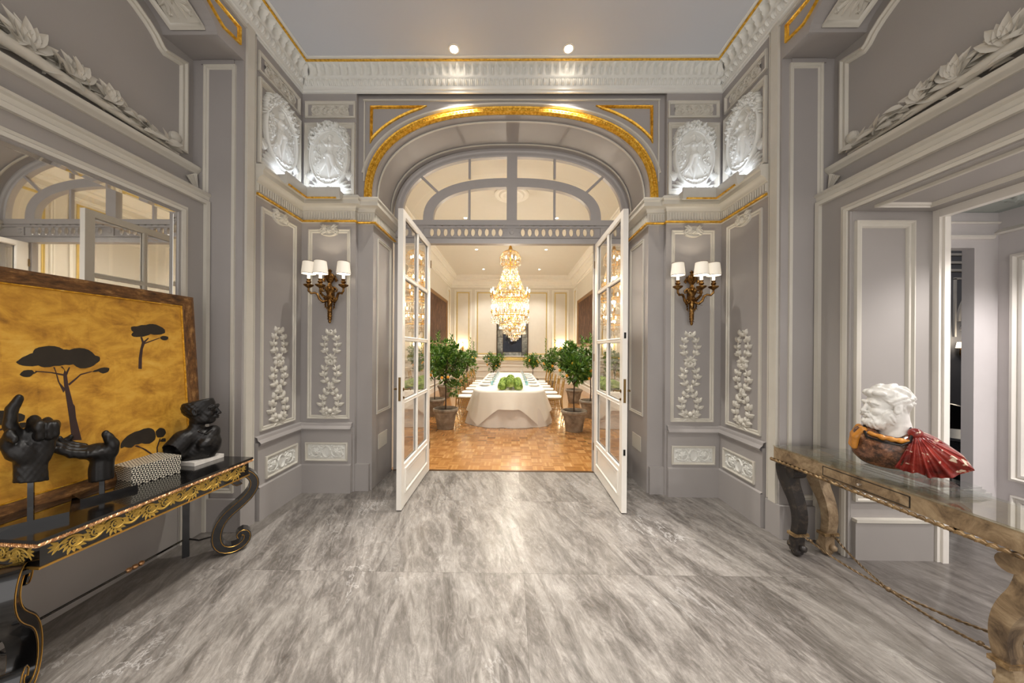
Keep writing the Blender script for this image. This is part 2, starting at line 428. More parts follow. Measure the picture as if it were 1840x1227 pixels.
    for F, a0, a1, d in bays:
        t.mould(F, rect(a0, a1, .84, 3.02), pprof(.042, .016))
        t.mould(F, rect(a0 + .03, a1 - .005, .365, .585) if d == 1 else rect(a0 - .0, a1 - .0, .365, .575), [(0, .03), (0, .048), (.012, .052), (.022, .036), (.03, .034)])
        t.mould(F, rect(a0 - .05, a1 + .045, 3.42, 4.235), [(0, 0), (0, .03), (.012, .034), (.022, .016), (.035, .02), (.05, .004), (.05, 0)])
        t.mould(F, rect(a0 - .05, a1 + .045, 4.30, 4.49), [(0, 0), (0, .02), (.012, .024), (.03, .006), (.03, 0)])
    t.build('panel_moulding', M['trim'], wall_s[s])

# back wall with the great arch
w = MB()
for s in (-1, 1):
    w.fbox(front(s, YB), 1.78, UW + .05, 0, ZC, -.12, 0)
    w.fbox(front(s, YP), 1.60, 1.779, 0, ZSP, -.615, 0)
arch = superell(1.60, ZCR - ZSP, ZSP)
F = front(1, YP)
top = [(max(-1.80, min(1.80, a * 1.125)), ZC) for a, b in arch]
arc2 = [(1.779, ZSP + .0005)] + [(a, b + .0005) for a, b in arch] + [(-1.779, ZSP + .0005)]
tp2 = [(1.779, ZC)] + [(max(-1.779, min(1.779, a)), b) for a, b in top] + [(-1.779, ZC)]
w.grid([[F(a, b, 0), F(a2, b2, 0), F(a2, b2, -.615), F(a, b, -.615)] for (a, b), (a2, b2) in zip(arc2, tp2)], closev=True)
wall_back = struct(w.build('wall_back', M['wall'], angle=30))
g = MB(); h = MB()
oarc = superell(1.665, 1.045, ZSP)
h_prof = [(-.045, 0), (-.045, .03), (-.036, .048), (-.024, .048), (-.016, .028), (0, .030), (.022, .022), (.032, .03), (.038, .026), (.038, 0)]
h.mould(front(1, YP), [(a, b) for a, b in oarc], [(-d, n) for d, n in h_prof][::-1], closed=False)
for k in range(130):      # leaf-and-bead enrichment on the gilt arch
    i = (k + .5) / 130 * 48; i0 = int(i); fr = i - i0
    a = oarc[i0][0] * (1 - fr) + oarc[min(48, i0 + 1)][0] * fr; b = oarc[i0][1] * (1 - fr) + oarc[min(48, i0 + 1)][1] * fr
    nn_ = Vector((a, (b - ZSP) * 1.9)).normalized(); FA_ = front(1, YP); h.ball(FA_(a - nn_.x * .004, b - nn_.y * .004, .028), .0145, 6, rng=4)
    if k % 2: h.leaf(FA_(a + nn_.x * .012, b + nn_.y * .012, .03), (-nn_.x, -.0, -nn_.y), (0, -1, 0), .036, .026, .3, 3)
h.build('gilt_arch_moulding', M['gold'], wall_back)
t = MB()
t.mould(front(1, YP), [(a, b) for a, b in superell(1.765, 1.115, ZSP + .02)][3:-3], [(0, 0), (0, .014), (.022, .018), (.03, 0)], closed=False)
for s in (-1, 1):      # spandrel panels: gilt inner frame, cream outer frame
    sp = [(a, b) for a, b in superell(1.775, 1.06, ZSP + .04) if .74 < a < 1.66]
    poly = [(1.665, sp[0][1] - .02)] + sp + [(.74, 4.49), (1.665, 4.49)]
    sp2 = [(a, b) for a, b in superell(1.775, 1.10, ZSP + .05) if .99 < a < 1.60]
    poly2 = [(1.64, max(sp2[0][1], 4.0) - .02)] + [(a + .03, b + .03) for a, b in sp2] + [(.98, 4.478), (1.64, 4.478)]
    g.mould(front(s, YP), poly2, [(0, 0), (0, .02), (-.008, .026), (-.016, .012), (-.024, .018), (-.03, 0)])
g.build('gilt_spandrel_moulding', M['gold'], wall_back)
# fillet bands above the arch
for s in (-1, 1):
    t.fbox(front(s, YP), .0, 1.72, 4.535, 4.55, 0, .02)
    t.fbox(front(s, YP), 1.70, 1.715, 3.6, 4.534, 0, .014)
    # soffit band lines of the arch
for nn in (-.10, -.52):
    t.mould(lambda a, b, n, nn=nn: (XC + a, YP - nn - n, b), [(a * .997, b - .004) for a, b in arch], [(0, 0), (.012, .0), (.012, .018), (0, .018)], closed=False)
t.build('arch_moulding', M['trim'], wall_back)
# reveal walls between hall and door: panels
t = MB()
for s in (-1, 1):
    F = side(s, 1.60)
    t.mould(F, rect(3.80, 4.22, .86, 2.98), pprof(.035, .014))
    t.fbox(F, 3.86, 4.12, .42, .60, 0, .008)
t.build('reveal_panel_moulding', M['trim'], wall_back)

# entablature that wraps the bays, with gilt fillet and fluted frieze, and the cornice under the ceiling
for s, nm in ((-1, 2), (1, 3)):
    P = plan(s)
    path = [(UW, 2.965), (UW, YB), (1.80, YB), (1.80, YP), (1.60, YP), (1.60, YD)]
    e = MB()
    e.mould(P, path, [(d, z) for d, z in [(0, 3.095), (.022, 3.10), (.022, 3.225), (.034, 3.232), (.036, 3.25), (.06, 3.275), (.085, 3.285), (.085, 3.33), (.10, 3.345), (.10, 3.365), (.08, 3.385), (0, 3.39)]], closed=False)
    ent = struct(e.build('trim_%d' % nm, M['trim']))
    g = MB(); g.mould(P, path, [(.02, 3.098), (.042, 3.10), (.048, 3.108), (.042, 3.117), (.02, 3.12)], closed=False); g.build('gilt_fillet', M['gold'], ent)
    rb = MB()
    for i in range(5):
        (x0, y0), (x1, y1) = path[i], path[i + 1]; L = math.hypot(x1 - x0, y1 - y0)
        if L < .1: continue
        dx, dy = (x1 - x0) / L, (y1 - y0) / L; nx, ny = (-dy, dx); k = int(L / .031)
        for q in range(k + 1):
            cc = .012 + (L - .024) * q / k; px, py = x0 + dx * cc, y0 + dy * cc
            rb.tube([P(px + nx * .026, py + ny * .026, 3.135), P(px + nx * .026, py + ny * .026, 3.21)], [.0095, .0095], 6)
    rb.build('flute_ribs', M['trim'], ent)
    # lit trough that stands on the shelf and washes the medallions
    tr = MB(); tp = [(UW - .05, 3.16), (UW - .05, YB - .05), (1.88, YB - .05)]
    tr.mould(P, tp, [(0, 3.385), (.10, 3.30), (.115, 3.31), (.125, 3.40), (.115, 3.43), (.10, 3.425), (.095, 3.395), (0.0, 3.395)], closed=False)
    trough = tr.build('cove_trough', simple('cove_trough_paint_%s' % nm, (196, 193, 184), .4), ent)
    g = MB(); g.mould(P, [(UW - .05, 3.19), (UW - .05, YB - .05), (1.92, YB - .05)], [(.10, 3.305), (.125, 3.30), (.13, 3.312), (.12, 3.32)], closed=False); g.build('gilt_fillet', M['gold'], trough)
    st = MB(); st.mould(P, [(UW - .06, 3.2), (UW - .06, YB - .06), (1.90, YB - .06)], [(.045, 3.398), (.06, 3.398), (.06, 3.404), (.045, 3.404)], closed=False)
    st.build('light_strip', emit('led_strip_%s' % nm, (225, 236, 255), 34.0), trough)

def cornice():
    # displaced grid: egg band below, fluted cove above
    prof = [(.028, 4.655), (.036, 4.672), (.040, 4.69), (.040, 4.71), (.036, 4.728), (.046, 4.735), (.048, 4.75)]
    for k in range(9):
        t = k / 8; prof.append((.05 + .06 * (1 - math.cos(t * PI / 2)), 4.755 + .10 * math.sin(t * PI / 2)))
    o = MB()
    runs = [((XC - UW, -1.0), (XC - UW, YB), (1, 0)), ((XC - UW, YB), (XC + UW, YB), (0, -1)), ((XC + UW, YB), (XC + UW, -1.0), (-1, 0))]
    for (x0, y0), (x1, y1), (nx, ny) in runs:
        L = math.hypot(x1 - x0, y1 - y0); dx, dy = (x1 - x0) / L, (y1 - y0) / L
        n = int(L / .0075); rows = []
        a_open = (x0, y0) != (XC - UW, -1.0); b_open = (x1, y1) != (XC + UW, -1.0)
        for i in range(n + 1):
            s_ = L * i / n; row = []
            for j, (d, z) in enumerate(prof):
                lim0 = d if a_open else 0; lim1 = L - d if b_open else L
                q = min(max(s_, lim0), lim1)
                if j < 5:
                    dd = .020 * max(0, math.cos(q / .034 * PI)) * math.sin(PI * j / 4) + .006 * math.cos(q / .0113 * PI)
                elif j >= 7:
                    w = math.sin(PI * min(1, (j - 7) / 8 * 1.05)); ph = (q / .088) % 1
                    dd = -.042 * w * max(0, math.cos(2 * PI * ph)) ** .7 + (.020 * w * max(0, -math.cos(2 * PI * ph)) ** 6 * (1 + .7 * math.sin(z * 420)))
                else: dd = 0
                ph_ = (j - 7) / 8 * 1.35 if j >= 7 else 0; d2 = d + dd * math.cos(ph_); z = z - dd * math.sin(ph_) * .8
                row.append((x0 + dx * q + nx * d2, y0 + dy * q + ny * d2, z))
            rows.append(row)
        o.grid(rows)
    return o
P = lambda a, b, n: (a, b, n)
cpath = [(XC + UW, -1.6), (XC + UW, YB), (XC - UW, YB), (XC - UW, -1.6)]
e = MB(); e.mould(P, cpath, [(0, 4.585), (.012, 4.59), (.012, 4.61), (.024, 4.618), (.024, 4.64), (.03, 4.655), (.0, 4.66)], closed=False)
e.mould(P, cpath, [(0.0, 4.85), (.105, 4.853), (.112, 4.855), (.112, 4.86), (0, 4.86)], closed=False)
e.mould(P, cpath, [(.10, 4.869), (.150, 4.869), (.16, 4.875), (.16, 4.885)], closed=False)
cor = struct(e.build('trim_4', M['plaster']))
cornice().build('enriched_cove', M['plaster'], cor, angle=60)
g = MB(); g.mould(P, cpath, [(.10, 4.858), (.128, 4.856), (.136, 4.862), (.130, 4.869), (.10, 4.87)], closed=False); g.build('gilt_fillet', M['gold'], cor)
lf = MB()
for s in (-1, 1):
    for k in range(5):
        b0 = Vector((XC + s * (UW - .05), YB - .05, 4.72)); ax = Vector((-s * (.4 + .15 * (k - 2)), -(.4 - .15 * (k - 2)), 1.1))
        lf.leaf(b0 + Vector((s * .01 * (k - 2), -.01 * (k - 2), 0)), ax, (-s, -1, -.3), .17, .05, .15)
lf.build('corner_leaf', M['plaster'], cor)
# gilt panels beside the haunches of the side arches
for s in (-1, 1):
    g = MB(); F = side(s, UW)
    g.mould(F, [(2.80, 4.345), (2.80, 4.50), (1.95, 4.50), (2.35, 4.47), (2.50, 4.43), (2.62, 4.335), (2.66, 4.32)][:3] + [(2.30, 4.475), (2.45, 4.43), (2.56, 4.36), (2.63, 4.325)], [(0, 0), (0, .016), (.008, .022), (.016, .01), (.024, .012), (.03, 0)])
    g.build('gilt_spandrel_moulding', M['gold'], wall_s[s])
    t = MB(); t.fbox(F, -1.0, YJ + .1, 4.555, 4.585, 0, .02); t.build('fillet', M['trim'], wall_s[s])
# ================================================================ door partition, fanlight, leaves
XF = -.015
FF = lambda a, b, n: (XF + a, YD - n, b)
w1 = tag(bpy.data.objects.new('window_1', None), kind='structure'); COL.objects.link(w1)
fr = MB(); D = .07
outer = superell(1.60, ZCR - ZSP, ZSP)
fr.mould(FF, outer, [(-.0, 0), (-.0, -D), (.10, -D), (.10, -.01), (.085, .0), (.05, .0), (.03, .012), (.0, .012)], closed=False)
inn = superell(1.21, .575, 3.405); inn2 = superell(1.075, .455, 3.405)
rows = []
for (a, b), (c_, d_) in zip(inn, inn2):
    rows.append([FF(a, b, 0), FF(c_, d_, 0), FF(c_, d_, -D), FF(a, b, -D), FF(a, b, 0)])
fr.grid(rows)
fr.fbox(FF, -.07, .07, 3.40, 4.30, -D, .004)
fr.fbox(FF, -1.6, 1.6, 3.335, 3.405, -D, .012); fr.fbox(FF, -1.6, 1.6, 3.085, 3.15, -D, .012)
fr.fbox(FF, -1.6, 1.6, 3.295, 3.31, -.02, .02); fr.fbox(FF, -1.6, 1.6, 3.165, 3.175, -.02, .018)
for s in (-1, 1):
    G = (lambda s: (lambda a, b, n: FF(s * a, b, n)))(s)
    for z0, z1 in ((3.405, 3.86), (3.975, 4.25)): G_ = fr.fbox(G, .565, .595, z0, z1, -.04, -.005)
    p0, p1 = Vector((.995, 3.775)), Vector((1.265, 4.03)); d = (p1 - p0).normalized(); q = Vector((-d.y, d.x)) * .015
    fr.prism([tuple(p0 - q), tuple(p1 - q), tuple(p1 + q), tuple(p0 + q)], G, -.04, -.005)
    # hinge posts, side-light frames and blocks of the perforated band
    for a0, a1 in ((1.12, 1.17), (1.50, 1.60)): fr.fbox(G, a0, a1, 0, 3.10, -D, -.012)
    fr.fbox(G, 1.17, 1.50, 0, .42, -.05, -.02)
    for z in (.42, 1.1, 1.755, 2.4, 3.03): fr.fbox(G, 1.17, 1.50, z, z + .03, -.045, -.015)
    for a0, a1 in ((0, .105), (1.135, 1.60)): fr.fbox(G, a0, a1, 3.15, 3.335, -.035, 0)
    fr.fbox(G, 1.20, 1.31, 3.17, 3.31, 0, .012); fr.ball(G(1.255, 3.24, .01), .035, 10, sy=.5)
fr.fbox(FF, -.055, .055, 3.17, 3.31, 0, .014); fr.ball(FF(0, 3.24, .012), .035, 10, sy=.5)
fr.build('fanlight_frame', M['doorgrey'], w1, angle=30)
pb = MB()
for s in (-1, 1):
    n = 11; pit = (1.135 - .105) / n
    for i in range(n):
        a0 = .105 + pit * i; a1 = a0 + pit; cx_, cz = (a0 + a1) / 2, 3.24; ring = []; ringo = []
        for k in range(24):
            t = 2 * PI * k / 24; c, q = math.cos(t), math.sin(t)
            ring.append((cx_ + .027 * math.copysign(abs(c) ** .8, c), cz + .052 * math.copysign(abs(q) ** .8, q)))
            m = max(abs(c) / (pit / 2), abs(q) / .0925); ringo.append((cx_ + c / m, cz + q / m))
        rows = [[FF(s * a, b, -.0), FF(s * c_, d_, -.0), FF(s * c_, d_, -.03), FF(s * a, b, -.03)] for (a, b), (c_, d_) in zip(ringo, ring)]
        pb.grid(rows, closeu=True, closev=True)
        pb.tube([FF(s * (cx_ + .031 * math.cos(2 * PI * k / 20)), cz + .056 * math.sin(2 * PI * k / 20), .002) for k in range(20)], .004, 4, closed=True)
        for zz in (3.24, 3.185, 3.295): pb.ball(FF(s * a0, zz, .0), .007 if zz == 3.24 else .006, 6)
pb.build('perforated_band', M['doorgrey'], w1, angle=30)
gl = MB()
rows = [[FF(a, b, -.035), FF(a, 3.38, -.035)] for a, b in superell(1.52, .91, 3.40)]
gl.grid(rows); gl.build('fanlight_glass', M['glass'], w1)
gl = MB()
for s in (-1, 1): gl.fbox(lambda a, b, n, s=s: FF(s * a, b, n), 1.17, 1.50, .43, 3.06, -.033, -.028)
gl.build('sidelight_glass', M['glass'], w1)

brass = simple('aged_brass', (120, 96, 58), .32, .9)
for s, nm in ((-1, 1), (1, 2)):
    X0 = s * 1.112; G = lambda a, b, n, s=s, X0=X0: (X0 - s * n, a, b)    # a=Y 3.20..4.29, n toward centre
    d = MB(); T = .052
    y0, y1 = 3.205, 4.290
    for a0, a1 in ((y0, y0 + .075), (y1 - .10, y1)): d.fbox(G, a0, a1, .012, 3.075, -T, 0)
    d.fbox(G, y0 + .074, y1 - .099, .0125, .445, -T + .001, -.004); d.fbox(G, y0 + .074, y1 - .099, 3.015, 3.0745, -T + .001, -.001)
    d.fbox(G, 3.735, 3.762, .44, 3.02, -T + .0125, -.0085)
    for z in (1.10, 1.755, 2.405): d.fbox(G, y0 + .074, y1 - .099, z - .014, z + .014, -T + .012, -.008)
    for n0 in (0, -T):
        dd = -1 if n0 else 1
        for (a0, a1) in ((y0 + .075, 3.735), (3.762, y1 - .10)):
            for z0, z1 in ((.445, 1.086), (1.114, 1.741), (1.769, 2.391), (2.419, 3.015)):
                d.mould(G, rect(a0, a1, z0, z1), [(0, n0 - dd * .012), (0, n0 - dd * .002), (.008, n0 - dd * .006), (.012, n0 - dd * .016)])
        d.mould(G, rect(y0 + .11, y1 - .11, .14, .40), [(0, n0 - dd * .004), (0, n0 + dd * .006), (.012, n0 + dd * .008), (.028, n0 - dd * .006), (.05, n0 + dd * .002)])
    door = struct(d.build('door_%d' % nm, M['doorwhite'], angle=30))
    gl = MB(); gl.fbox(G, y0 + .07, y1 - .095, .44, 3.02, -T / 2 - .002, -T / 2 + .002); gl.build('door_glass', M['doorglass'], door)
    h = MB(); h.fbox(lambda a, b, n, X0=X0, s=s: (X0 + s * a, 3.205 - n, b), .013, .037, 1.12, 1.36, 0, .004)
    h.build('lock_plate', brass, door)
    h = MB()
    for n0, sg in ((0, 1), (-T, -1)):
        h.lathe([(.018, 0), (.02, .004), (.008, .008), (.007, .045), (.0, .047)], (0, 0, 0), 10, lambda x, y, z, n0=n0, sg=sg: G(3.245 + x, 1.235 + y, n0 + sg * z))
        h.tube([G(3.245, 1.235, n0 + sg * .04), G(3.28, 1.238, n0 + sg * .047), G(3.335, 1.23, n0 + sg * .045), G(3.35, 1.222, n0 + sg * .04)], [.008, .009, .007, .009], 8)
        h.lathe([(.012, 0), (.014, .006), (.006, .012), (0, .013)], (0, 0, 0), 10, lambda x, y, z, n0=n0, sg=sg: G(3.245 + x, 1.15 + y, n0 + sg * z))
    h.build('door_handle', brass, door)
    if s == 1:
        h = MB(); H_ = lambda a, b, n: (X0 + a, 3.205 - n, b)
        for z in (.62, 1.80): h.fbox(H_, .015, .035, z - .03, z + .03, 0, .004)
        h.build('latch', simple('dark_iron', (30, 28, 27), .4, .7), door)
    h = MB()
    for z in (.35, 1.55, 2.8): h.tube([(X0 - s * 0.0, 4.297, z - .05), (X0, 4.297, z + .05)], .009, 8)
    h.build('hinge', brass, door)

# ================================================================ THE DINING ROOM
DX0, DX1, DY0, DY1, DZ = -3.01, 2.98, 4.40, 15.5, 5.22
o = MB().box(DX0 - .1, DX1 + .1, 4.33, DY1 + .1, -.1, 0); dfl = struct(o.build('floor', M['parquet']))
o = MB().box(DX0 - .1, DX1 + .1, 4.3, DY1 + .1, DZ, DZ + .1); struct(o.build('ceiling', M['dceil']))
dw = {}
o = MB(); o.box(DX0 - .12, DX0, 4.35, DY1 + .1, 0, DZ); dw['l'] = struct(o.build('wall_dining_left', M['dwall']))
o = MB(); o.box(DX1, DX1 + .12, 4.35, DY1 + .1, 0, DZ); dw['r'] = struct(o.build('wall_dining_right', M['dwall']))
o = MB(); o.box(DX0 - .1, DX1 + .1, DY1, DY1 + .12, 0, DZ); dw['b'] = struct(o.build('wall_dining_back', M['dwall']))
o = MB()
for sgn in (-1, 1):
    x0, x1 = sorted((XC + sgn * 1.62, DX1 + .1 if sgn > 0 else DX0 - .1))
    o.box(x0, x1, 4.32, 4.42, 0, DZ)
F = lambda a, b, n: (XC + a, 4.42 - n, b)
arc2 = [(1.62, ZSP)] + superell(1.60, ZCR - ZSP, ZSP) + [(-1.62, ZSP)]
tp2 = [(1.62, DZ)] + [(max(-1.62, min(1.62, a * 1.02)), DZ) for a, b in superell(1.60, ZCR - ZSP, ZSP)] + [(-1.62, DZ)]
o.grid([[F(a, b, 0) for a, b in arc2], [F(a, b, 0) for a, b in tp2]])
dw['f'] = struct(o.build('wall_dining_front', M['dwall']))
FL = lambda a, b, n: (DX0 + n, a, b); FR = lambda a, b, n: (DX1 - n, a, b); FB = lambda a, b, n: (a, DY1 - n, b)
P = lambda a, b, n: (a, b, n)
e = MB(); cp = [(DX1, 4.42), (DX1, DY1), (DX0, DY1), (DX0, 4.42)]
e.mould(P, cp, [(0, 4.66), (.02, 4.67), (.03, 4.70), (.03, 4.735), (.06, 4.75), (.06, 4.80), (.09, 4.83), (.12, 4.91), (.19, 4.99), (.22, 5.0), (.22, 5.05), (.26, 5.07), (.30, 5.14), (.32, 5.15), (.32, 5.2), (.34, 5.22)], closed=False)
struct(e.build('trim_5', M['dtrim']))
e = MB()
for z, hh, n in ((1.13, .05, .05), (1.02, .03, .035), (.85, .03, .02), (.62, .03, .02), (.30, .04, .045), (.18, .02, .055)):
    e.mould(P, cp, [(0, z - hh), (n * .6, z - hh), (n, z - hh * .4), (n, z), (0, z)], closed=False)
e.mould(P, cp, [(0, 0), (.05, 0), (.05, .17), (0, .18)], closed=False)
struct(e.build('baseboard_dining', M['dtrim']))
for F, spans, par in ((FB, ((-2.83, -1.99), (-1.83, 1.80), (1.95, 2.75)), dw['b']),
                      (FL, ((5.0, 5.8), (6.0, 10.2), (14.75, 15.3)), dw['l']), (FR, ((5.0, 5.8), (6.0, 10.2), (14.75, 15.3)), dw['r'])):
    t = MB(); g = MB()
    for a0, a1 in spans:
        t.mould(F, rect(a0, a1, 1.30, 4.56), pprof(.06, .03)); g.mould(F, rect(a0 + .11, a1 - .11, 1.42, 4.44), pprof(.045, .012))
    t.build('panel_moulding', M['dtrim'], par); g.build('gilt_moulding', M['palegold'], par)

def downlight(x, y, z, label, group, st):
    t = empty('recessed_downlight', label, 'ceiling light', (x, y, z), group=group)
    a = MB(); a.lathe([(.062, 0), (.062, -.006), (.045, -.008), (.042, -.002), (.042, 0.0)], seg=20); a.build('trim_ring', M['dceil'], t)
    b = MB(); b.lathe([(.0, -.0035), (.041, -.003), (.041, -.001), (0, -.001)], seg=18); b.build('lamp', emit('lamp_glow_%d' % len(bpy.data.materials), (255, 240, 222), st), t)
for i, x in enumerate((-.645, .585)):
    downlight(x, 3.405, ZC, 'small round downlight in the grey hall ceiling, %s one of the pair' % ('left' if i == 0 else 'right'), 'downlights in the hall ceiling', 60)
rn = ('seen through the fanlight', 'just beyond the transom', 'farthest from the door')
for j, y in enumerate((8.61, 11.31, 14.1)):
    for i, x in enumerate((-1.29, 1.19)):
        downlight(x, y, DZ, 'recessed downlight in the white dining ceiling, %s side, %s' % (('left', 'right')[i], rn[j]), 'downlights in the dining ceiling', 40)
# ceiling rose
a = MB(); a.lathe([(.40, 0), (.40, -.02), (.36, -.035), (.30, -.02), (.26, -.045), (.12, -.03), (.08, -.07), (.0, -.08)], (-.03, 7.3, DZ), 32)
for k in range(16): a.leaf((-.03 + .1 * math.cos(k * PI / 8), 7.3 + .1 * math.sin(k * PI / 8), DZ - .03), (math.cos(k * PI / 8), math.sin(k * PI / 8), 0), (0, 0, -1), .18, .07)
tag(a.build('ceiling_rose', M['dtrim']), 'round plaster rose on the dining ceiling above the chandelier, seen through the fanlight', 'ceiling rose')

# mirror with antique glass border on the back wall
mr = empty('wall_mirror', 'tall mirror with dark antique glass border on the far cream wall behind the chandelier', 'mirror', (.015, DY1, 1.27))
G = lambda a, b, n: (a, -n, b)
a = MB(); a.mould(G, rect(-.77, .77, 0, 2.0), [(0, 0), (0, .05), (.02, .055), (.035, .03), (.045, 0)]); a.build('frame', simple('dark_bronze', (92, 70, 48), .35, .7), mr)
a = MB()
for x0, x1, z0, z1 in [(-.73, -.46, .05, 1.95), (.46, .73, .05, 1.95), (-.46, .46, .05, .26), (-.46, .46, 1.72, 1.95)]: a.fbox(G, x0, x1, z0, z1, 0, .02)
a.build('border_panes', simple('foxed_mirror', (120, 116, 104), .12, .9, var=.4, scale=9), mr)
a = MB(); a.fbox(G, -.46, .46, .26, 1.72, 0, .014); a.build('centre_pane', simple('dark_pane_glass', (24, 27, 34), .06, .5, var=.5, scale=5), mr)  # the pane's dark look is put into its colour
a = MB()
for x in (-.46, .46): a.fbox(G, x - .012, x + .012, .05, 1.95, 0, .03)
for z in (.26, .62, .98, 1.34, 1.72): a.fbox(G, -.73, -.46, z - .008, z + .008, 0, .028); a.fbox(G, .46, .73, z - .008, z + .008, 0, .028)
for z in (.26, 1.72): a.fbox(G, -.46, .46, z - .012, z + .012, 0, .03)
a.build('glazing_bead', simple('dark_bead', (60, 50, 40), .4, .6), mr)
a = MB(); a.fbox(G, -.80, .80, -.14, 0, 0, .07)
for k in range(7): a.ball(G(-.66 + .22 * k, -.06, .07), .022, 8)
a.build('sill', M['palegold'], mr)

# big dark tapestries in gilt frames on both side walls
tap = NT('brown_verdure_tapestry'); v = tap.mapping(tap.pos(), (2, 5, .8)); nz = tap.noise(v, 3.2, 8, .7, 1.0)
tap.p(Base_Color=tap.ramp(nz, [(.3, (38, 24, 16)), (.5, (78, 50, 32)), (.68, (128, 92, 60))]), Roughness=.85)
for F, sd in ((FL, 'left'), (FR, 'right')):
    y0, y1 = (10.4, 14.45) if sd == 'left' else (10.4, 14.3)
    t = empty('framed_tapestry', 'large dark brown tapestry in a gilt wooden frame on the %s dining room wall' % sd, 'tapestry', F((y0 + y1) / 2, 1.78, 0))
    base = Vector(t.location); G = lambda a, b, n, F=F, base=base: tuple(Vector(F(a, b, n)) - base)
    a = MB(); a.fbox(G, y0 + .1, y1 - .1, 1.86, 3.78, 0, .03); a.build('tapestry_cloth', tap.m, t)
    a = MB(); a.mould(G, rect(y0, y1, 1.78, 3.87), [(0, 0), (0, .05), (.04, .075), (.08, .06), (.10, .04), (.13, .03), (.13, 0)]); a.build('gilt_frame', simple('tapestry_frame_gilt_' + sd, (140, 104, 62), .45, .4), t)

# ---------------------------------------------------------------- chandeliers
crystal = simple('cut_crystal', (196, 186, 168), .05, 0.0, var=.03, Specular_IOR_Level=1.0)
crystal2 = simple('gilt_wire', (206, 158, 70), .3, .85)
bulbm = emit('candle_bulb_glow', (255, 226, 178), 42)
def diamond(mb, c, r, h=1.5):
    x, y, z = c; mb.add([(x + r, y, z), (x, y + r, z), (x - r, y, z), (x, y - r, z), (x, y, z + r * h), (x, y, z - r * h * 1.4)],
        [(0, 1, 4), (1, 2, 4), (2, 3, 4), (3, 0, 4), (1, 0, 5), (2, 1, 5), (3, 2, 5), (0, 3, 5)])
def chandelier():
    c = empty('crystal_chandelier', None, 'chandelier')
    fr = MB(); cr = MB()
    fr.tube([(0, 0, 4.05), (.012, 0, 4.08), (0, 0, 4.11)], .006, 6)
    for k in range(22):
        z = 4.10 + k * .052; fr.tube([((.012 * math.cos(t) if k % 2 else 0), (0 if k % 2 else .012 * math.cos(t)), z + .03 * math.sin(t)) for t in [2 * PI * q / 10 for q in range(10)]], .0035, 5, closed=True)
    fr.lathe([(.004, 4.06), (.03, 4.02), (.05, 3.95), (.03, 3.92), (.012, 3.9), (.012, 2.15), (.03, 2.1), (.0, 2.05)], seg=12)
    prof = [(.07, 3.93), (.18, 3.87), (.24, 3.76), (.235, 3.66), (.17, 3.56), (.17, 3.50), (.20, 3.38), (.24, 3.22), (.32, 3.05), (.37, 2.88), (.37, 2.72)]
    for r, z in prof[1:]:
        fr.tube([(r * math.cos(t), r * math.sin(t), z) for t in [2 * PI * q / 24 for q in range(24)]], .0045, 5, closed=True)
    rib = MB()
    n = 16
    for k in range(n):
        for sg in (1, -1):
            pts = []
            for i, (r, z) in enumerate(prof):
                t = 2 * PI * (k + sg * i * .5) / n; pts.append((r * math.cos(t), r * math.sin(t), z))
            fr.tube(pts, .0028, 4)
            for i in range(len(pts) - 1):
                for q in (0, .33, .66):
                    p = Vector(pts[i]).lerp(Vector(pts[i + 1]), q); diamond(cr, p, .0095)
    for r, z, m, L in ((.24, 3.67, 26, .05), (.17, 3.5, 18, .04), (.38, 2.74, 40, .09), (.43, 2.78, 36, .10), (.40, 2.52, 36, .06), (.43, 2.38, 36, .10), (.33, 2.46, 28, .08), (.24, 2.24, 26, .10), (.16, 2.14, 18, .08), (.08, 2.06, 10, .06)):
        for k in range(m):
            t = 2 * PI * k / m
            for q in range(3): diamond(cr, (r * math.cos(t), r * math.sin(t), z - q * L / 2), .010 + .004 * (q == 2), 1.6)
    # swags of beads between the tiers
    for (r0, z0, r1, z1, m) in ((.42, 2.72, .34, 2.48, 24), (.42, 2.36, .24, 2.26, 24), (.24, 2.22, .14, 2.12, 16), (.14, 2.12, .03, 2.03, 10)):
        for k in range(m):
            t = 2 * PI * k / m
            for q in range(9):
                u = q / 8; r = r0 + (r1 - r0) * u; z = z0 + (z1 - z0) * u - .05 * math.sin(PI * u); tt = t + .15 * u
                diamond(cr, (r * math.cos(tt), r * math.sin(tt), z), .009)
    for R_, z in ((.37, 2.80), (.36, 2.42), (.23, 2.24), (.14, 2.13)):
        fr.tube([(R_ * math.cos(t), R_ * math.sin(t), z) for t in [2 * PI * q / 28 for q in range(28)]], .012, 6, closed=True)
        for k in range(4): fr.tube([(0, 0, z + .03), (R_ * math.cos(k * PI / 2), R_ * math.sin(k * PI / 2), z)], .006, 5)
    fr.build('gilt_frame', crystal2, c); cr.build('crystal_strands', crystal, c, smooth=False, weld=False, fix=False)
    cm = MB(); cm.lathe([(.004, 0), (.012, .01), (.008, .03), (.026, .045), (.028, .05), (.01, .05), (.0095, .12), (0, .12)], seg=8); cm.tube([(-.09, 0, .03), (-.05, 0, -.03), (-.01, 0, -.01), (0, 0, .02)], .005, 5)
    bm_ = MB(); bm_.lathe([(0, .118), (.008, .125), (.014, .15), (.010, .18), (0, .205)], seg=8)
    first = None
    for tier, (R_, z, m) in enumerate(((.44, 2.84, 12), (.43, 2.46, 12), (.22, 2.26, 6), (.20, 3.12, 6), (.12, 3.60, 5))):
        for k in range(m):
            t = 2 * PI * (k + .5 * (tier % 2)) / m
            if first is None:
                cn = cm.build('candle_arm', crystal2, c); bb = bm_.build('bulb', bulbm, cn); first = cn
            else: cn = copy_tree(first, c)
            cn.location = (R_ * math.cos(t), R_ * math.sin(t), z); cn.rotation_euler = (0, 0, t)
    return c
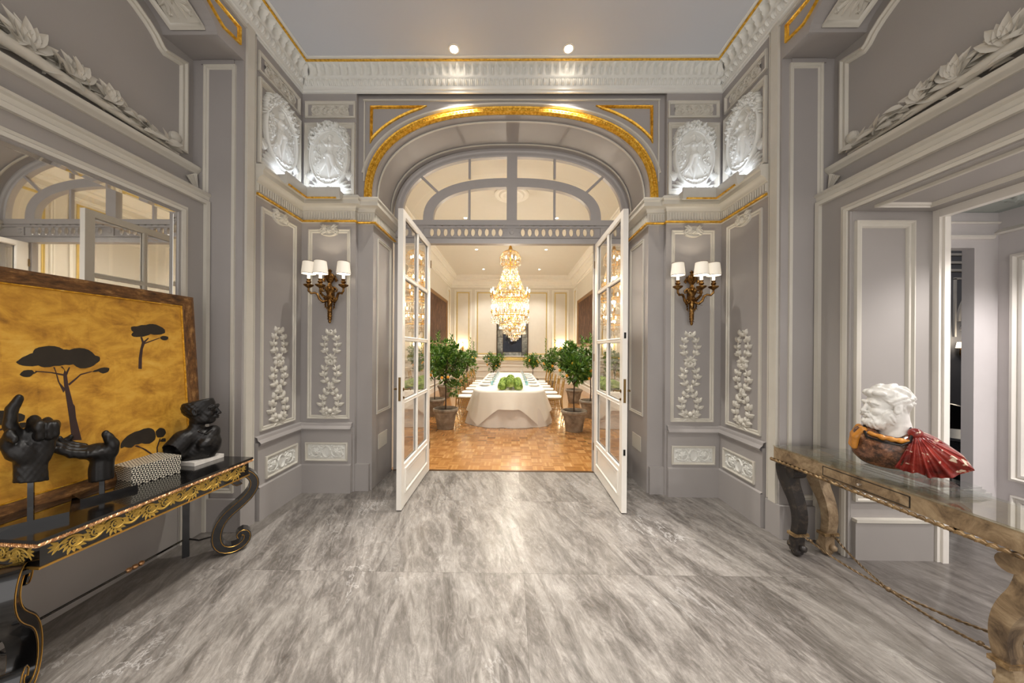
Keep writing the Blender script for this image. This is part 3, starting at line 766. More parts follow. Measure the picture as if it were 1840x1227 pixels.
ch = chandelier(); ch.location = (-.05, 7.3, 0); ch['label'] = 'tall tiered crystal chandelier with lit candle bulbs over the near end of the table'
ch2 = copy_tree(ch); ch2.location = (.09, 12.4, 0); ch2['label'] = 'second crystal chandelier farther back, mostly hidden behind the nearer one'
for q in (ch, ch2): q['group'] = 'crystal chandeliers of the dining room'

# sconces on the back wall of the dining room
for x, sd in ((-2.41, 'left'), (2.37, 'right')):
    t = empty('dining_sconce', 'small lit gilt wall sconce on the far cream wall, %s of the mirror' % sd, 'wall lamp', (x, DY1 - .012, 1.75), group='sconces on the far dining wall')
    a = MB(); a.lathe([(.0, -.2), (.03, -.15), (.05, 0), (.03, .12), (.04, .2), (0, .28)], seg=10, sy=.4, c=(0, -.02, 0))
    for q in (-1, 0, 1): a.tube([(0, -.02, 0), (q * .07, -.08, -.04), (q * .14, -.10 - .05 * (q == 0), .03)], .008, 6)
    a.build('bracket', crystal2, t)
    for q in (-1, 0, 1):
        b = MB(); b.lathe([(0, 0), (.016, .02), (.03, .05), (.04, .10), (.02, .14), (0, .15)], (q * .14, -.10 - .05 * (q == 0), .05), 8); b.build('bulb', bulbm, t)

# ---------------------------------------------------------------- dining table with cloths
XT, TZ = -.06, .745
TA, TB, THW = 7.45, 11.85, .80
def outline(k):     # arclength-ish outline of the table, returns point and outward normal
    pts = []
    for i in range(k):
        t = 2 * PI * i / k; c, s_ = math.cos(t), math.sin(t)
        x = THW * math.copysign(abs(c) ** .68, c); y = math.copysign(abs(s_) ** .74, s_)
        pts.append((x, (y * .62 + TB - .0) if y > 0 else (y * .62 + TA)))
    return pts
def resample(pts, n):
    P_ = [Vector(p) for p in pts]; L = [0]
    for i in range(len(P_)): L.append(L[-1] + (P_[(i + 1) % len(P_)] - P_[i]).length)
    out = []; j = 0
    for q in range(n):
        s_ = L[-1] * q / n
        while L[j + 1] < s_: j += 1
        f_ = (s_ - L[j]) / max(1e-9, L[j + 1] - L[j]); out.append(P_[j].lerp(P_[(j + 1) % len(P_)], f_))
    return out, L[-1]
ol, OL = resample(outline(400), 900)
nr = []
for i in range(900):
    t = (ol[(i + 3) % 900] - ol[i - 3]); n_ = Vector((t.y, -t.x)).normalized(); nr.append(n_)
tb = empty('dining_table', 'long dining table with rounded ends standing hidden under white tablecloths', 'table', (XT, (TA + TB) / 2, 0))
a = MB(); a.prism([(p.x * .99, p.y - (TA + TB) / 2) for p in ol[::10]], lambda a_, b_, n_: (a_, b_, n_), TZ - .045, TZ - .012); a.build('tabletop', simple('table_ply', (150, 120, 86), .6), tb)
for x in (-.6, .6):
    for y in (-1.9, 0, 1.9): MB().tube([(x, y, 0), (x, y, TZ - .045)], .025, 8).build('leg', simple('table_leg_steel', (120, 120, 120), .4, .6), tb)
linen = simple('white_linen', (236, 228, 214), .75, var=.015, bump=.1, bscale=260)
linen2 = simple('ivory_linen', (226, 216, 204), .75, var=.015, bump=.1, bscale=260)
def cloth(name, drop, flare, amp, freq, zt, mat, off, seed, rowsn=18):
    m = MB(); rows = []; rnd = random.Random(seed); ph = [rnd.random() * 6.28 for _ in range(6)]
    for j in range(rowsn + 1):
        t = j / rowsn; row = []; 
        for i in range(900):
            p, n_ = ol[i], nr[i]; u = i / 900 * 2 * PI; d = drop(p, u)
            wv = (math.sin(freq * u + ph[0]) + .6 * math.sin(freq * 1.63 * u + ph[1]) + .4 * math.sin(freq * 2.7 * u + ph[2])) / 2
            ed = max(0, min(1, (7.75 - p.y) / .25)); fl_ = flare * (.45 + 1.35 * ed); w = off + .012 * min(1, t * 8) + fl_ * t + amp * (.55 + .45 * ed) * (t ** 1.2) * wv
            z = zt - .02 * (1 - math.cos(min(1, t * 12) * PI / 2)) - d * t
            row.append((XT + p.x + n_.x * w, p.y + n_.y * w, max(.004, z)))
        rows.append(row)
    m.grid(rows, closev=True)
    inner = [[(XT + p.x * (1 - q), (p.y - (TA + TB) / 2) * (1 - q) + (TA + TB) / 2, zt) for p in ol] for q in (1, .6, .25, .02)]
    m.grid(inner + [rows[0]], closev=True)
    return m.build(name, mat, angle=80)
tag(cloth('tablecloth', lambda p, u: TZ - .03, .10, .035, 26, TZ - .008, linen2, 0.0, 3), 'floor length ivory under cloth covering the long dining table, seen below the white overlay', 'tablecloth')
def odrop(p, u):
    # a square cloth: shallow in the middle of the end, deep points at the corners
    ax = abs(p.x) / THW
    end = .34 + .36 * max(0, min(1, (ax - .25) / .45)) ** 1.3 - .22 * max(0, min(1, (ax - .72) / .25))
    mid = TA < p.y < TB
    if mid: end = .46
    elif ax > .93: end = .46 + .04 * (1 - ax)
    return end
ov = cloth('table_overlay', odrop, .085, .030, 23, TZ, linen, .012, 8)
tag(ov, 'white linen overlay with hemmed pointed corners draped over the dining table', 'tablecloth')

# ---------------------------------------------------------------- chairs
gilt = simple('gilt_beech', (176, 140, 78), .35, .35, var=.12, scale=20)
cush = simple('white_cushion', (240, 234, 224), .8)
def chair():
    c = empty('chiavari_chair', None, 'chair')
    for sx in (-.19, .19):
        MB().tube([(sx, -.19, 0), (sx * .98, -.185, .43)], [.011, .015], 8).build('leg', gilt, c)
        MB().tube([(sx * .95, .25, 0), (sx * .93, .2, .25), (sx * .92, .19, .44), (sx * .90, .215, .66), (sx * .88, .26, .92)], [.012, .014, .016, .013, .011], 8).build('leg', gilt, c)
    a = MB()
    for z in (.18, .28):
        for q in (-1, 1): a.tube([(q * .187, -.188, z), (q * .178, .21, z)], .008, 6)
        a.tube([(-.187, -.188, z), (.187, -.188, z)], .008, 6)
        a.tube([(-.178, .205, z), (.178, .205, z)], .008, 6)
    a.build('stretcher', gilt, c)
    a = MB(); a.box(-.205, .205, -.205, .205, .425, .445); a.build('seat', gilt, c)
    a = MB()
    rows = [[(x, y, z) for x, y in superell_xy(.20 * k, .20 * k, 4, 32)] for k, z in ((.9, .445), (1.0, .452), (1.03, .465), (1.0, .482), (.9, .492), (.5, .497), (.02, .498))]
    a.grid(rows, closev=True); a.build('cushion', cush, c)
    a = MB()
    for z, y in ((.90, .255), (.86, .247), (.70, .222), (.60, .21)): a.tube([(-.17, y, z), (0, y + .012, z + .004), (.17, y, z)], .009, 6)
    for k in range(5): x = -.12 + .06 * k; a.tube([(x, .222, .70), (x, .25, .86)], .006, 6)
    a.build('backrest', gilt, c)
    return c
def superell_xy(rx, ry, n, k):
    return [(rx * math.copysign(abs(math.cos(2 * PI * i / k)) ** (2 / n), math.cos(2 * PI * i / k)), ry * math.copysign(abs(math.sin(2 * PI * i / k)) ** (2 / n), math.sin(2 * PI * i / k))) for i in range(k)]
ordn = ['nearest the doors', 'second from the doors', 'third from the doors', 'fourth from the doors', 'fifth from the doors', 'sixth from the doors']
chair0 = chair(); first = True
for sgn, sd in ((-1, 'left'), (1, 'right')):
    for k in range(6):
        c = chair0 if first else copy_tree(chair0); first = False
        c.location = (XT + sgn * 1.12, 8.03 + .76 * k, 0); c.rotation_euler = (0, 0, (PI / 2 if sgn < 0 else -PI / 2) + random.uniform(-.06, .06))
        c['label'] = 'gilt chair with white cushion on the %s side of the table, %s' % (sd, ordn[k]); c['group'] = 'gilt chairs along the dining table'
# place settings
china = simple('white_china', (246, 244, 240), .15); napk = simple('linen_napkin', (244, 240, 232), .8)
def bglass(name, col): return glass(name, col, 1.45, .06)
gblue = glass('pale_blue_glass', (.72, .90, .95, 1), 1.3, .10, .2); gclear = glass('clear_stemware', (1, 1, 1, 1), 1.2, .12, .25)
pl0 = MB().lathe([(0, 0), (.08, 0), (.135, .016), (.135, .02), (.08, .006), (0, .005)], seg=28).build('dinner_plate', china)
nk = MB()
nk.grid([[(x * .11, y * .045, .004 + .012 * math.exp(-((x * 1.2) ** 2)) + .004 * math.sin(9 * y + 4 * x)) for y in [q / 5 - 1 for q in range(11)]] for x in [q / 6 - 1 for q in range(13)]])
nk.grid([[(x * .11, y * .045, -.002) for y in (-1, 1)] for x in (-1, 1)])
nk0 = nk.build('folded_napkin', napk)
tu0 = MB().lathe([(0, .0), (.030, 0), (.034, .01), (.040, .105), (.0375, .105), (.031, .014), (0, .012)], seg=20).build('water_tumbler', gblue)
wg = empty('wine_glass', None, 'wine glass')
MB().lathe([(0, 0), (.034, 0), (.034, .003), (.005, .006), (.004, .09), (.01, .095)], seg=18).build('stem', gclear, wg)
MB().lathe([(.004, .092), (.028, .105), (.040, .135), (.040, .16), (.034, .205), (.032, .205), (.037, .16), (.036, .137), (.0, .1)], seg=18).build('bowl', gclear, wg)
first = True
def put(o, x, y, z, rz, first, lab, grp, cat=None):
    c = o if first else copy_tree(o); c.location = (x, y, z); c.rotation_euler = (0, 0, rz); c['label'] = lab; c['group'] = grp
    if cat: c['category'] = cat
    return c
ZT = TZ + .001
for sgn, sd in ((-1, 'left'), (1, 'right')):
    for k in range(6):
        y = 7.9 + .74 * k; w = '%s side, %s' % (sd, ordn[k].replace('doors', 'doors'))
        put(pl0, XT + sgn * .62, y, ZT, 0, first, 'white dinner plate on the dining table, ' + w, 'dinner plates', 'plate')
        put(nk0, XT + sgn * .62, y, ZT + .022, random.uniform(-.2, .2), first, 'folded white napkin on the plate, ' + w, 'folded napkins', 'napkin')
        put(tu0, XT + sgn * .44, y + .12, ZT, 0, first, 'pale blue tumbler by the plate, ' + w, 'pale blue tumblers', 'glass')
        put(wg, XT + sgn * .40, y + .26, ZT, 0, first, 'clear stemmed wine glass behind the tumbler, ' + w, 'wine glasses', 'wine glass')
        first = False
# hydrangea heads down the middle
green = NT('hydrangea_green'); nz = green.noise(green.obj(), 9, 3)
green.p(Base_Color=green.ramp(nz, [(.3, (104, 138, 50)), (.5, (156, 184, 80)), (.72, (206, 222, 140))]), Roughness=.7)
hy = MB(); rnd = random.Random(5)
hy.ball((0, 0, .085), .085, 14, rng=8)
for k in range(330):
    z = rnd.uniform(-.6, 1); t = rnd.uniform(0, 6.283); r = math.sqrt(1 - z * z); n_ = Vector((r * math.cos(t), r * math.sin(t), z)); c0 = Vector((0, 0, .085)) + n_ * (.094 + rnd.uniform(-.008, .014))
    tg = n_.orthogonal().normalized(); bt = n_.cross(tg); ro = rnd.uniform(0, 1.5)
    for q in range(4):
        d = tg * math.cos(ro + q * PI / 2) + bt * math.sin(ro + q * PI / 2); hy.leaf(c0, d + n_ * .25, n_, .021, .020, .1, 2, .3)
hy0 = hy.build('hydrangea_head', green.m, angle=90, weld=False, fix=False); first = True
rows_n = ['front row', 'second row', 'third row', 'fourth row', 'fifth row', 'sixth row', 'seventh row', 'eighth row']
for r_ in range(8):
    for q, nm in ((-1, 'left'), (0, 'middle'), (1, 'right')):
        c = put(hy0, XT + .03 + q * .175 + random.uniform(-.015, .015), 7.12 + .19 * r_ + random.uniform(-.02, .02), ZT + (.055 if q == 0 else -.002), random.uniform(0, 6), first,
                'green hydrangea head in the table centrepiece, %s of the %s' % (nm, rows_n[r_]), 'green hydrangea heads on the table', 'flower'); first = False
        c.scale = (.92,) * 3 if q else (.95, .95, .95)

# ---------------------------------------------------------------- potted citrus trees
terra = NT('weathered_terracotta'); nz = terra.noise(terra.pos(), 7, 5)
terra.p(Base_Color=terra.ramp(nz, [(.3, (110, 98, 84)), (.55, (150, 138, 122)), (.75, (180, 168, 152))]), Roughness=.8)
leafm = NT('citrus_leaf'); nz = leafm.noise(leafm.pos(), 14, 3)
leafm.p(Base_Color=leafm.ramp(nz, [(.3, (40, 74, 24)), (.5, (78, 122, 40)), (.72, (150, 180, 78))]), Roughness=.38)
bark = simple('citrus_bark', (66, 50, 38), .85, var=.2, scale=30); soil = simple('potting_soil', (40, 30, 24), .95)
orange = simple('orange_peel', (246, 178, 60), .4, bump=.2, bscale=300)
pot_p = [(0, .0), (.165, .0), (.172, .012), (.20, .20), (.204, .205), (.204, .215), (.207, .22), (.225, .315), (.235, .318), (.237, .345), (.245, .35), (.262, .37), (.266, .395), (.258, .418), (.24, .425), (.228, .41), (.22, .36), (0, .36)]
def citrus(x, y, sc, ztr, ztop, rx, lab, seed, shoots=(), nl=1500):
    rnd = random.Random(seed); t = empty('potted_citrus_tree', lab, 'potted tree', (x, y, 0), group='potted citrus trees around the dining table')
    MB().lathe([(r * sc, z * sc) for r, z in pot_p], seg=36).build('pot', terra.m, t)
    MB().lathe([(0, .37 * sc), (.222 * sc, .365 * sc), (.222 * sc, .36 * sc)], seg=24).build('soil', soil, t)
    tr = MB(); bz = ztr; dx = rnd.uniform(-.02, .02)
    tr.tube([(0, 0, .36 * sc), (dx, .01, (.36 * sc + bz) / 2), (0, 0, bz + .05)], [.016, .013, .013], 8)
    cz = (bz + ztop) / 2; rz_ = (ztop - bz) / 2
    for k in range(9):
        a = rnd.uniform(0, 6.28); tr.tube([(0, 0, bz), (rx * .3 * math.cos(a), rx * .3 * math.sin(a), bz + rz_ * .6), (rx * .7 * math.cos(a), rx * .7 * math.sin(a), cz + rz_ * rnd.uniform(0, .5))], [.010, .007, .003], 5)
    tr.build('trunk', bark, t)
    fo = MB()
    cl = [(Vector((rnd.gauss(0, .42) * rx, rnd.gauss(0, .42) * rx, cz - rz_ * .1 + rnd.gauss(0, .42) * rz_)), rx * rnd.uniform(.28, .45)) for _ in range(16)]
    for k in range(nl):
        c0, cr_ = cl[k % 16]; d = Vector((rnd.gauss(0, 1), rnd.gauss(0, 1), rnd.gauss(0, 1))).normalized(); p = c0 + d * cr_ * rnd.uniform(.5, 1)
        dd = (d + Vector((0, 0, rnd.uniform(-.6, .7)))).normalized(); fo.leaf(p, dd, (rnd.gauss(0, .5), rnd.gauss(0, .5), 1), rnd.uniform(.07, .11), rnd.uniform(.034, .05), -.15, 3, .25)
    for (sx, sy, h) in shoots:
        for q in range(34):
            u = q / 34; a = q * 2.4; p = Vector((sx, sy, cz + (h - cz) * u)); fo.leaf(p, (math.cos(a), math.sin(a), .9), (0, 0, 1), .085, .034, -.1, 3, .25)
        fo.tube([(sx, sy, cz), (sx, sy, h)], .004, 4)
    fo.build('foliage', leafm.m, t, angle=180, weld=False, fix=False)
    nf = 5
    for k in range(nf):
        a = -PI / 2 + rnd.uniform(-1.3, 1.3); e_ = rnd.uniform(-.7, .35)
        p = (rx * .92 * math.cos(a) * math.cos(e_), rx * .92 * math.sin(a) * math.cos(e_), cz - .05 + rz_ * .85 * math.sin(e_))
        b = MB().ball(p, .030, 10, rng=7); b.build('fruit', orange, t)
    return t
citrus(-1.38, 6.62, 1.0, .90, 1.84, .40, 'potted citrus tree nearest the doorway on the left of the dining table', 11, ((-.2, .1, 2.0), (.12, 0, 1.95)), 1900)
citrus(-1.92, 7.88, 1.0, .92, 1.95, .42, 'potted citrus tree behind the nearest left one, partly cut off by the open door', 12, ((.1, 0, 2.1),))
citrus(-2.26, 10.75, 1.0, .95, 1.9, .37, 'potted citrus tree by the left wall whose pot shows between the two nearer trees', 13)
citrus(-1.78, 12.6, .95, .75, 1.85, .40, 'left potted citrus tree with tall shoots, in front of the far left sconce', 14, ((.12, 0, 2.12), (.25, 0, 1.95)))
citrus(-.80, 13.6, .95, .82, 1.60, .36, 'small potted citrus tree at the far end of the table, left of the mirror', 15, (), 1100)
citrus(1.28, 6.50, 1.0, .90, 1.80, .40, 'potted citrus tree nearest the doorway on the right of the dining table', 21, ((.15, 0, 1.92),), 1900)
citrus(1.93, 7.82, 1.0, .92, 1.95, .42, 'potted citrus tree behind the nearest right one, partly cut off by the open door', 22, ((.0, 0, 2.05),))
citrus(1.95, 9.95, 1.0, .95, 1.85, .44, 'potted citrus tree by the right wall whose pot shows left of a nearer pot', 23)
citrus(1.52, 12.65, .95, .80, 1.75, .36, 'right potted citrus tree with two tall upright shoots behind the chairs', 24, ((-.18, 0, 2.1), (.2, 0, 2.05)))
citrus(.90, 13.6, .95, .82, 1.62, .36, 'small potted citrus tree at the far end of the table, right of the mirror', 25, (), 1100)
# ================================================================ plaster reliefs
def laurel():
    R = Relief(.36, 1.04, 110, 300)
    def sx(sg, v): return sg * (.094 - .030 * v) * math.sin(PI * (v * 2.95 + .05)) + sg * .004
    for sg in (-1, 1):
        last = None
        for i in range(61):
            v = i / 60; p = (sx(sg, v), -.49 + .98 * v)
            if last: R.cap(last[0], last[1], p[0], p[1], .0055, .0055, .004)
            last = p
        for i in range(14):
            v = .04 + i * .070; x, y = sx(sg, v), -.49 + .98 * v; x2 = sx(sg, v + .01); ang = math.atan2(.0098, x2 - x)
            k = 1.0 - .2 * v
            out = 1 if x > 0 else -1
            for da, L in ((out * -.85, .074), (out * .75, .060), (out * -.15, .066)):
                if da == out * -.15 and i % 2: continue
                R.leaf(x, y, ang + da, L * 1.1 * k, .046 * k, .018, .003, .25)
    R.blob(0, -.44, .030, .030, 0, .03, .004); R.blob(.035, -.465, .018, .018, 0, .022, .004); R.blob(-.035, -.47, .016, .016, 0, .02, .004)
    for a in (-.5, .1, 2.9, 3.6): R.leaf(0, -.485, a, .11, .03, .014, .002)
    return R
def frieze(w, h):
    R = Relief(w, h, 220, 70); R.H[:] = .001; n = 4
    for i in range(n):
        x = -w / 2 + w * (i + .5) / n; r = h * .40
        R.rosette(x, 0, r * .62, 7, .010, .002); R.ring(x, 0, r, r * .95, .006, .010, .001)
        for q in range(7): R.leaf(x + r * math.cos(q * .9), r * .95 * math.sin(q * .9), q * .9 + 1.9, r * .5, r * .26, .008, .002)
    for i in range(n + 1):
        x = -w / 2 + w * i / n
        for a in (.7, 2.4, -.7, -2.4): R.leaf(x, 0, a, h * .42, h * .16, .008, .002)
    return R
def dado(w, h):
    R = Relief(w, h, 200, 90); R.H[:] = .001
    R.ring(0, 0, h * .26, h * .38, .006, .010); R.ring(0, 0, h * .20, h * .30, .003, .005)
    for s in (-1, 1):
        R.rosette(s * w * .27, 0, h * .30, 8, .010, .002); R.ring(s * w * .27, 0, h * .36, h * .36, .005, .009)
        for q in range(8): R.leaf(s * w * .27 + h * .36 * math.cos(q * .785), h * .36 * math.sin(q * .785), q * .785 + 1.2, h * .2, h * .1, .007, .002)
        for b in (-1, 1):
            R.leaf(s * w * .44, b * h * .30, PI - s * b * .2 if s > 0 else b * .2, h * .35, h * .14, .008, .002); R.leaf(s * w * .13, b * h * .33, b * 1.2 if s > 0 else PI - b * 1.2, h * .16, h * .1, .008, .002)
            R.rosette(s * w * .44, b * h * .22, h * .10, 5, .007, .002)
    return R
def cartouche():
    R = Relief(.26, .15, 120, 80)
    R.blob(0, -.0, .105, .06, 0, .012); R.ring(0, 0, .10, .055, .008, .018, .004)
    R.rosette(0, .0, .034, 7, .016, .014)
    for s in (-1, 1):
        for k in range(5): R.leaf(s * .02, .0 + .004 * k, (0 if s > 0 else PI) + s * (-.5 + .35 * k), .085 + .012 * (k % 2), .026, .014, .012)
        R.blob(s * .055, .022, .016, .016, 0, .018, .012); R.blob(s * .075, .0, .012, .012, 0, .016, .012); R.leaf(s * .04, .03, (0 if s > 0 else PI) + s * .8, .06, .024, .014, .01)
    return R
def medallion():
    R = Relief(.56, .86, 170, 260)
    cy = .0
    # oval dish and rim
    d = np.sqrt((R.X / .213) ** 2 + ((R.Y - cy) / .315) ** 2)
    R._put(np.where(d < 1, .010 + .004 * d, 0)); R.ring(0, cy, .218, .322, .016, .030, .004); R.ring(0, cy, .196, .298, .006, .010, .012)
    B = .014
    # dancing woman
    R.blob(.012, .205, .026, .033, .1, .030, B); R.blob(.022, .228, .026, .020, .3, .032, B); R.cap(.012, .18, .010, .15, .013, .014, B)
    R.cap(.012, .135, .004, .075, .046, .036, B, .6); R.blob(.030, .118, .018, .017, 0, .020, B + .02); R.blob(-.012, .118, .018, .017, 0, .020, B + .02)
    R.cap(.004, .06, -.002, .02, .036, .052, B, .6)
    for a, b, c_, d_, r0, r1 in ((.045, .145, .11, .125, .017, .014), (.11, .125, .165, .175, .014, .010), (.165, .175, .178, .20, .010, .008),
                                 (-.035, .145, -.085, .185, .017, .013), (-.085, .185, -.04, .245, .013, .009),
                                 (-.015, .01, .0, -.13, .038, .024), (.0, -.13, .012, -.26, .024, .013), (.012, -.262, .032, -.272, .012, .008),
                                 (.03, .0, .055, -.11, .034, .024), (.055, -.11, .02, -.21, .022, .012)):
        R.cap(a, b, c_, d_, r0, r1, B, .7)
    # drapery swags
    for k in range(7):
        t = k / 6; x0, y0 = -.05 + .1 * t, .03 - .01 * k; pts = [(x0, y0), (x0 + .05 + .03 * t, y0 - .06 - .02 * k), (.10 + .04 * t, -.13 - .012 * k), (.15 - .01 * k, -.17 - .016 * k)]
        for p, q in zip(pts, pts[1:]): R.cap(p[0], p[1], q[0], q[1], .011, .008, B, .9)
    for k in range(5):
        x0 = -.04 - .012 * k; R.cap(x0 + .02, .02, x0 - .02, -.10 - .02 * k, .010, .006, B, .9); R.cap(.04, .05 - .01 * k, -.05, .035 - .012 * k, .008, .008, B + .012)
    rnd = random.Random(3)
    for k in range(60):      # shrubs at either side and ground
        s = -1 if k % 2 else 1; x = s * rnd.uniform(.10, .18); y = rnd.uniform(-.12, .13) if s > 0 else rnd.uniform(-.2, .17)
        if (x / .19) ** 2 + (y / .29) ** 2 > 1: continue
        if s > 0: R.blob(x, y, .014, .012, rnd.random() * 3, .014, B)
        R.leaf(x, y, rnd.uniform(.6, 2.5), .045, .016, .014, B)
    for k in range(12): R.leaf(-.16 + .02 * k * .5, -.2 + .01 * k, 1.7 - .05 * k, .15, .018, .010, B)
    for k in range(14): R.blob(-.13 + .02 * k, -.262 + .006 * math.sin(k * 2.1) + .04 * ((k - 6.5) / 7) ** 2, .02, .014, 0, .014, B)
    # crown of flowers over the oval
    for k in range(34):
        a = PI * (.16 + .68 * (k / 33)); r = 1.0 + .09 * ((k * 7) % 3); x, y = .222 * r * math.cos(a), .33 * r * math.sin(a) * .99
        y = min(y, .375)
        if k % 2: R.rosette(x, y, .030, 6, .026, .018)
        else:
            R.leaf(x, y, a + 1.2 * (1 if k % 4 else -1), .06, .030, .024, .018); R.blob(x, y, .018, .018, 0, .03, .014)
    for s in (-1, 1):
        for k in range(4): R.rosette(s * (.20 + .012 * k), .20 - .035 * k, .022 - .003 * k, 5, .02, .01)
        # palms in the lower corners
        for k in range(9):
            a = (PI - .15 if s > 0 else .15) + s * -.17 * k; R.leaf(s * .10 if k > 4 else s * .13, -.39, a if s < 0 else a, .0, .02, .0)
            ang = math.radians(8 + 17 * k); R.leaf(s * .07, -.385, ang if s > 0 else PI - ang, .20 - .010 * k, .045, .026, .004, .35)
        for k in range(5):
            ang = math.radians(50 + 14 * k); R.leaf(s * .215, -.26, ang if s > 0 else PI - ang, .11, .03, .02, .003, .3)
    R.cap(-.1, -.36, .1, -.36, .016, .016, .01); R.rosette(0, -.37, .04, 7, .02, .014)
    return R
def garland_rosette(w, h):
    R = Relief(w, h, 130, 150); R.H[:] = .001
    R.rosette(0, 0, min(w, h) * .36, 8, .014, .002)
    for q in range(4):
        a = PI / 4 + q * PI / 2; x, y = w * .34 * (1 if math.cos(a) > 0 else -1), h * .36 * (1 if math.sin(a) > 0 else -1)
        for b in (-.7, 0, .7): R.leaf(x * .35, y * .35, math.atan2(y, x) + b * .8, min(w, h) * .46, .035, .012, .002)
        R.rosette(x, y, .022, 5, .01, .002)
    return R
RL, RF, RD, RM, RC = laurel(), frieze(.43, .13), dado(.43, .165), medallion(), cartouche()
RM.H *= 1.35; RF.H *= 1.5; RD.H *= 1.4; RC.H *= 1.3; RL.H *= 1.25
pos_n = {(-1, 0): ('left side wall', 'beside the corner'), (-1, 1): ('left back panel', 'left of the arch'), (1, 0): ('right side wall', ''), (1, 1): ('right back panel', '')}
cat0 = 'plaster relief'
for s, sd in ((-1, 'left'), (1, 'right')):
    for kind, F, ac, w0, wall in ((0, side(s, UW), 3.29, .47, 'wall beside the corner'), (1, front(s, YB), 2.083, .47, 'panel next to the arch')):
        d = 1
        o = RL.mesh(MB(), F, ac if kind == 0 else 2.06, 1.37, .0035, -s if kind == 0 else 1, back=.0008).build('laurel_relief', M['trim'], angle=180)
        tag(o, 'crossed laurel branch relief on the %s %s' % (sd, wall), cat0, 'laurel reliefs')
        o = RC.mesh(MB(), F, ac, 3.0, .001, 1).build('cartouche_relief', M['trim'], angle=180)
        tag(o, 'small flower cartouche at panel top on the %s %s' % (sd, wall), cat0, 'flower cartouches')
        o = RF.mesh(MB(), F, ac + (.0), 4.393, None, 1, back=.002).build('scroll_relief', M['trim'], angle=180)
        tag(o, 'narrow rosette scroll relief under the cornice on the %s %s' % (sd, wall), cat0, 'scroll reliefs under the cornice')
        o = RD.mesh(MB(), F, ac + (.0 if kind else .0), .473, None, 1, back=.034).build('dado_relief', M['plaster'], angle=180)
        tag(o, 'low rosette relief in the dado of the %s %s' % (sd, wall), cat0, 'dado rosette reliefs')
        mm = MB(); RM.mesh(mm, F, ac, 3.845, .002, -1 if (kind == 1) else (s * 1))
        o = mm.build('medallion_relief', M['plaster'], angle=180)
        tag(o, 'white oval medallion of a dancing woman on the %s %s' % (sd, wall), cat0, 'oval medallions')
    # carved panel on the soffit of the side arch, follows its curve
    G = lambda a, b, n, s=s: (XC + s * (2.66 + a), 2.42 - b * 1.0, 4.2 - n)
    cyA, hwA = 1.15, 2.585 - 1.15
    def soff(a, b, n, s=s):
        y = 2.582 - b; q = min(1.0, max(0.0, abs((y - cyA) / hwA))); z = 4.225 + .34 * math.sqrt(max(0, 1 - q * q))
        return (XC + s * (2.645 + a), y, z - n)
    o = garland_rosette(.24, .34).mesh(MB(), soff, 0, .20, None, 1, back=.012)
    o.mould(soff, rect(-.145, .145, .01, .39), [(0, 0), (0, .02), (.012, .022), (.024, .012), (.024, 0)])
    tag(o.build('soffit_relief', M['trim'], angle=60), 'square rosette relief on the curved soffit above the %s recess' % sd, cat0, 'soffit rosette panels')
    # leafy garland over the shelf
    g = MB(); rnd = random.Random(40 + s); cyg = 1.18
    FG = lambda a, b, n, s=s: Vector((XC + s * (UR - n), a, b))
    for hs in (1, -1):
        for k in range(230):
            t = (k / 229) ** .85; y = cyg + hs * (1.42 * (1 - t) + .02); w = .02 + .13 * min(1, t * 2.2)
            p = FG(y, 3.305 + rnd.uniform(0, w), .02 + rnd.uniform(0, .06))
            d = Vector((s * -rnd.uniform(-.1, .5), hs * (1 if rnd.random() > .2 else -.3), rnd.uniform(-.25, .75)))
            g.leaf(p, d, (-s, 0, .5), rnd.uniform(.08, .125), rnd.uniform(.044, .064), .2, 5, .4)
        g.tube([FG(cyg + hs * 1.5, 3.30, .04), FG(cyg + hs * .9, 3.33, .07), FG(cyg, 3.38, .08)], [.01, .03, .045], 8)
        for (yy, zz) in ((1.00, .20), (.83, .25), (.62, .32), (.35, .34)):
            for q in range(7):
                a = -1.1 + 2.2 * q / 6; p = FG(cyg + hs * yy, 3.36 + .02 * (q % 2), .08); g.leaf(p, Vector((-s * .1, math.sin(a) * .8, math.cos(a) + .2)), (-s, 0, .2), zz * .55, .060, .12, 5, .45)
    tag(g.build('leaf_garland', M['trim'], angle=180, fix=False, weld=False), 'cream carved leaf garland lying on the shelf of the %s recess' % sd, 'plaster garland', 'leaf garlands over the side recesses')
    b = MB(); F = side(s, UR)
    b.lathe([(.045, 0), (.045, .02), (.03, .035), (0, .04)], (2.68, 3.445, 0), 16, F)
    for k in range(8): b.ball(F(2.68 + .03 * math.cos(k * .785), 3.445 + .03 * math.sin(k * .785), .022), .013, 6)
    tag(b.build('wall_rosette', M['trim']), 'small round rosette in the lower corner of the %s lunette panel' % sd, 'rosette', 'lunette rosettes')

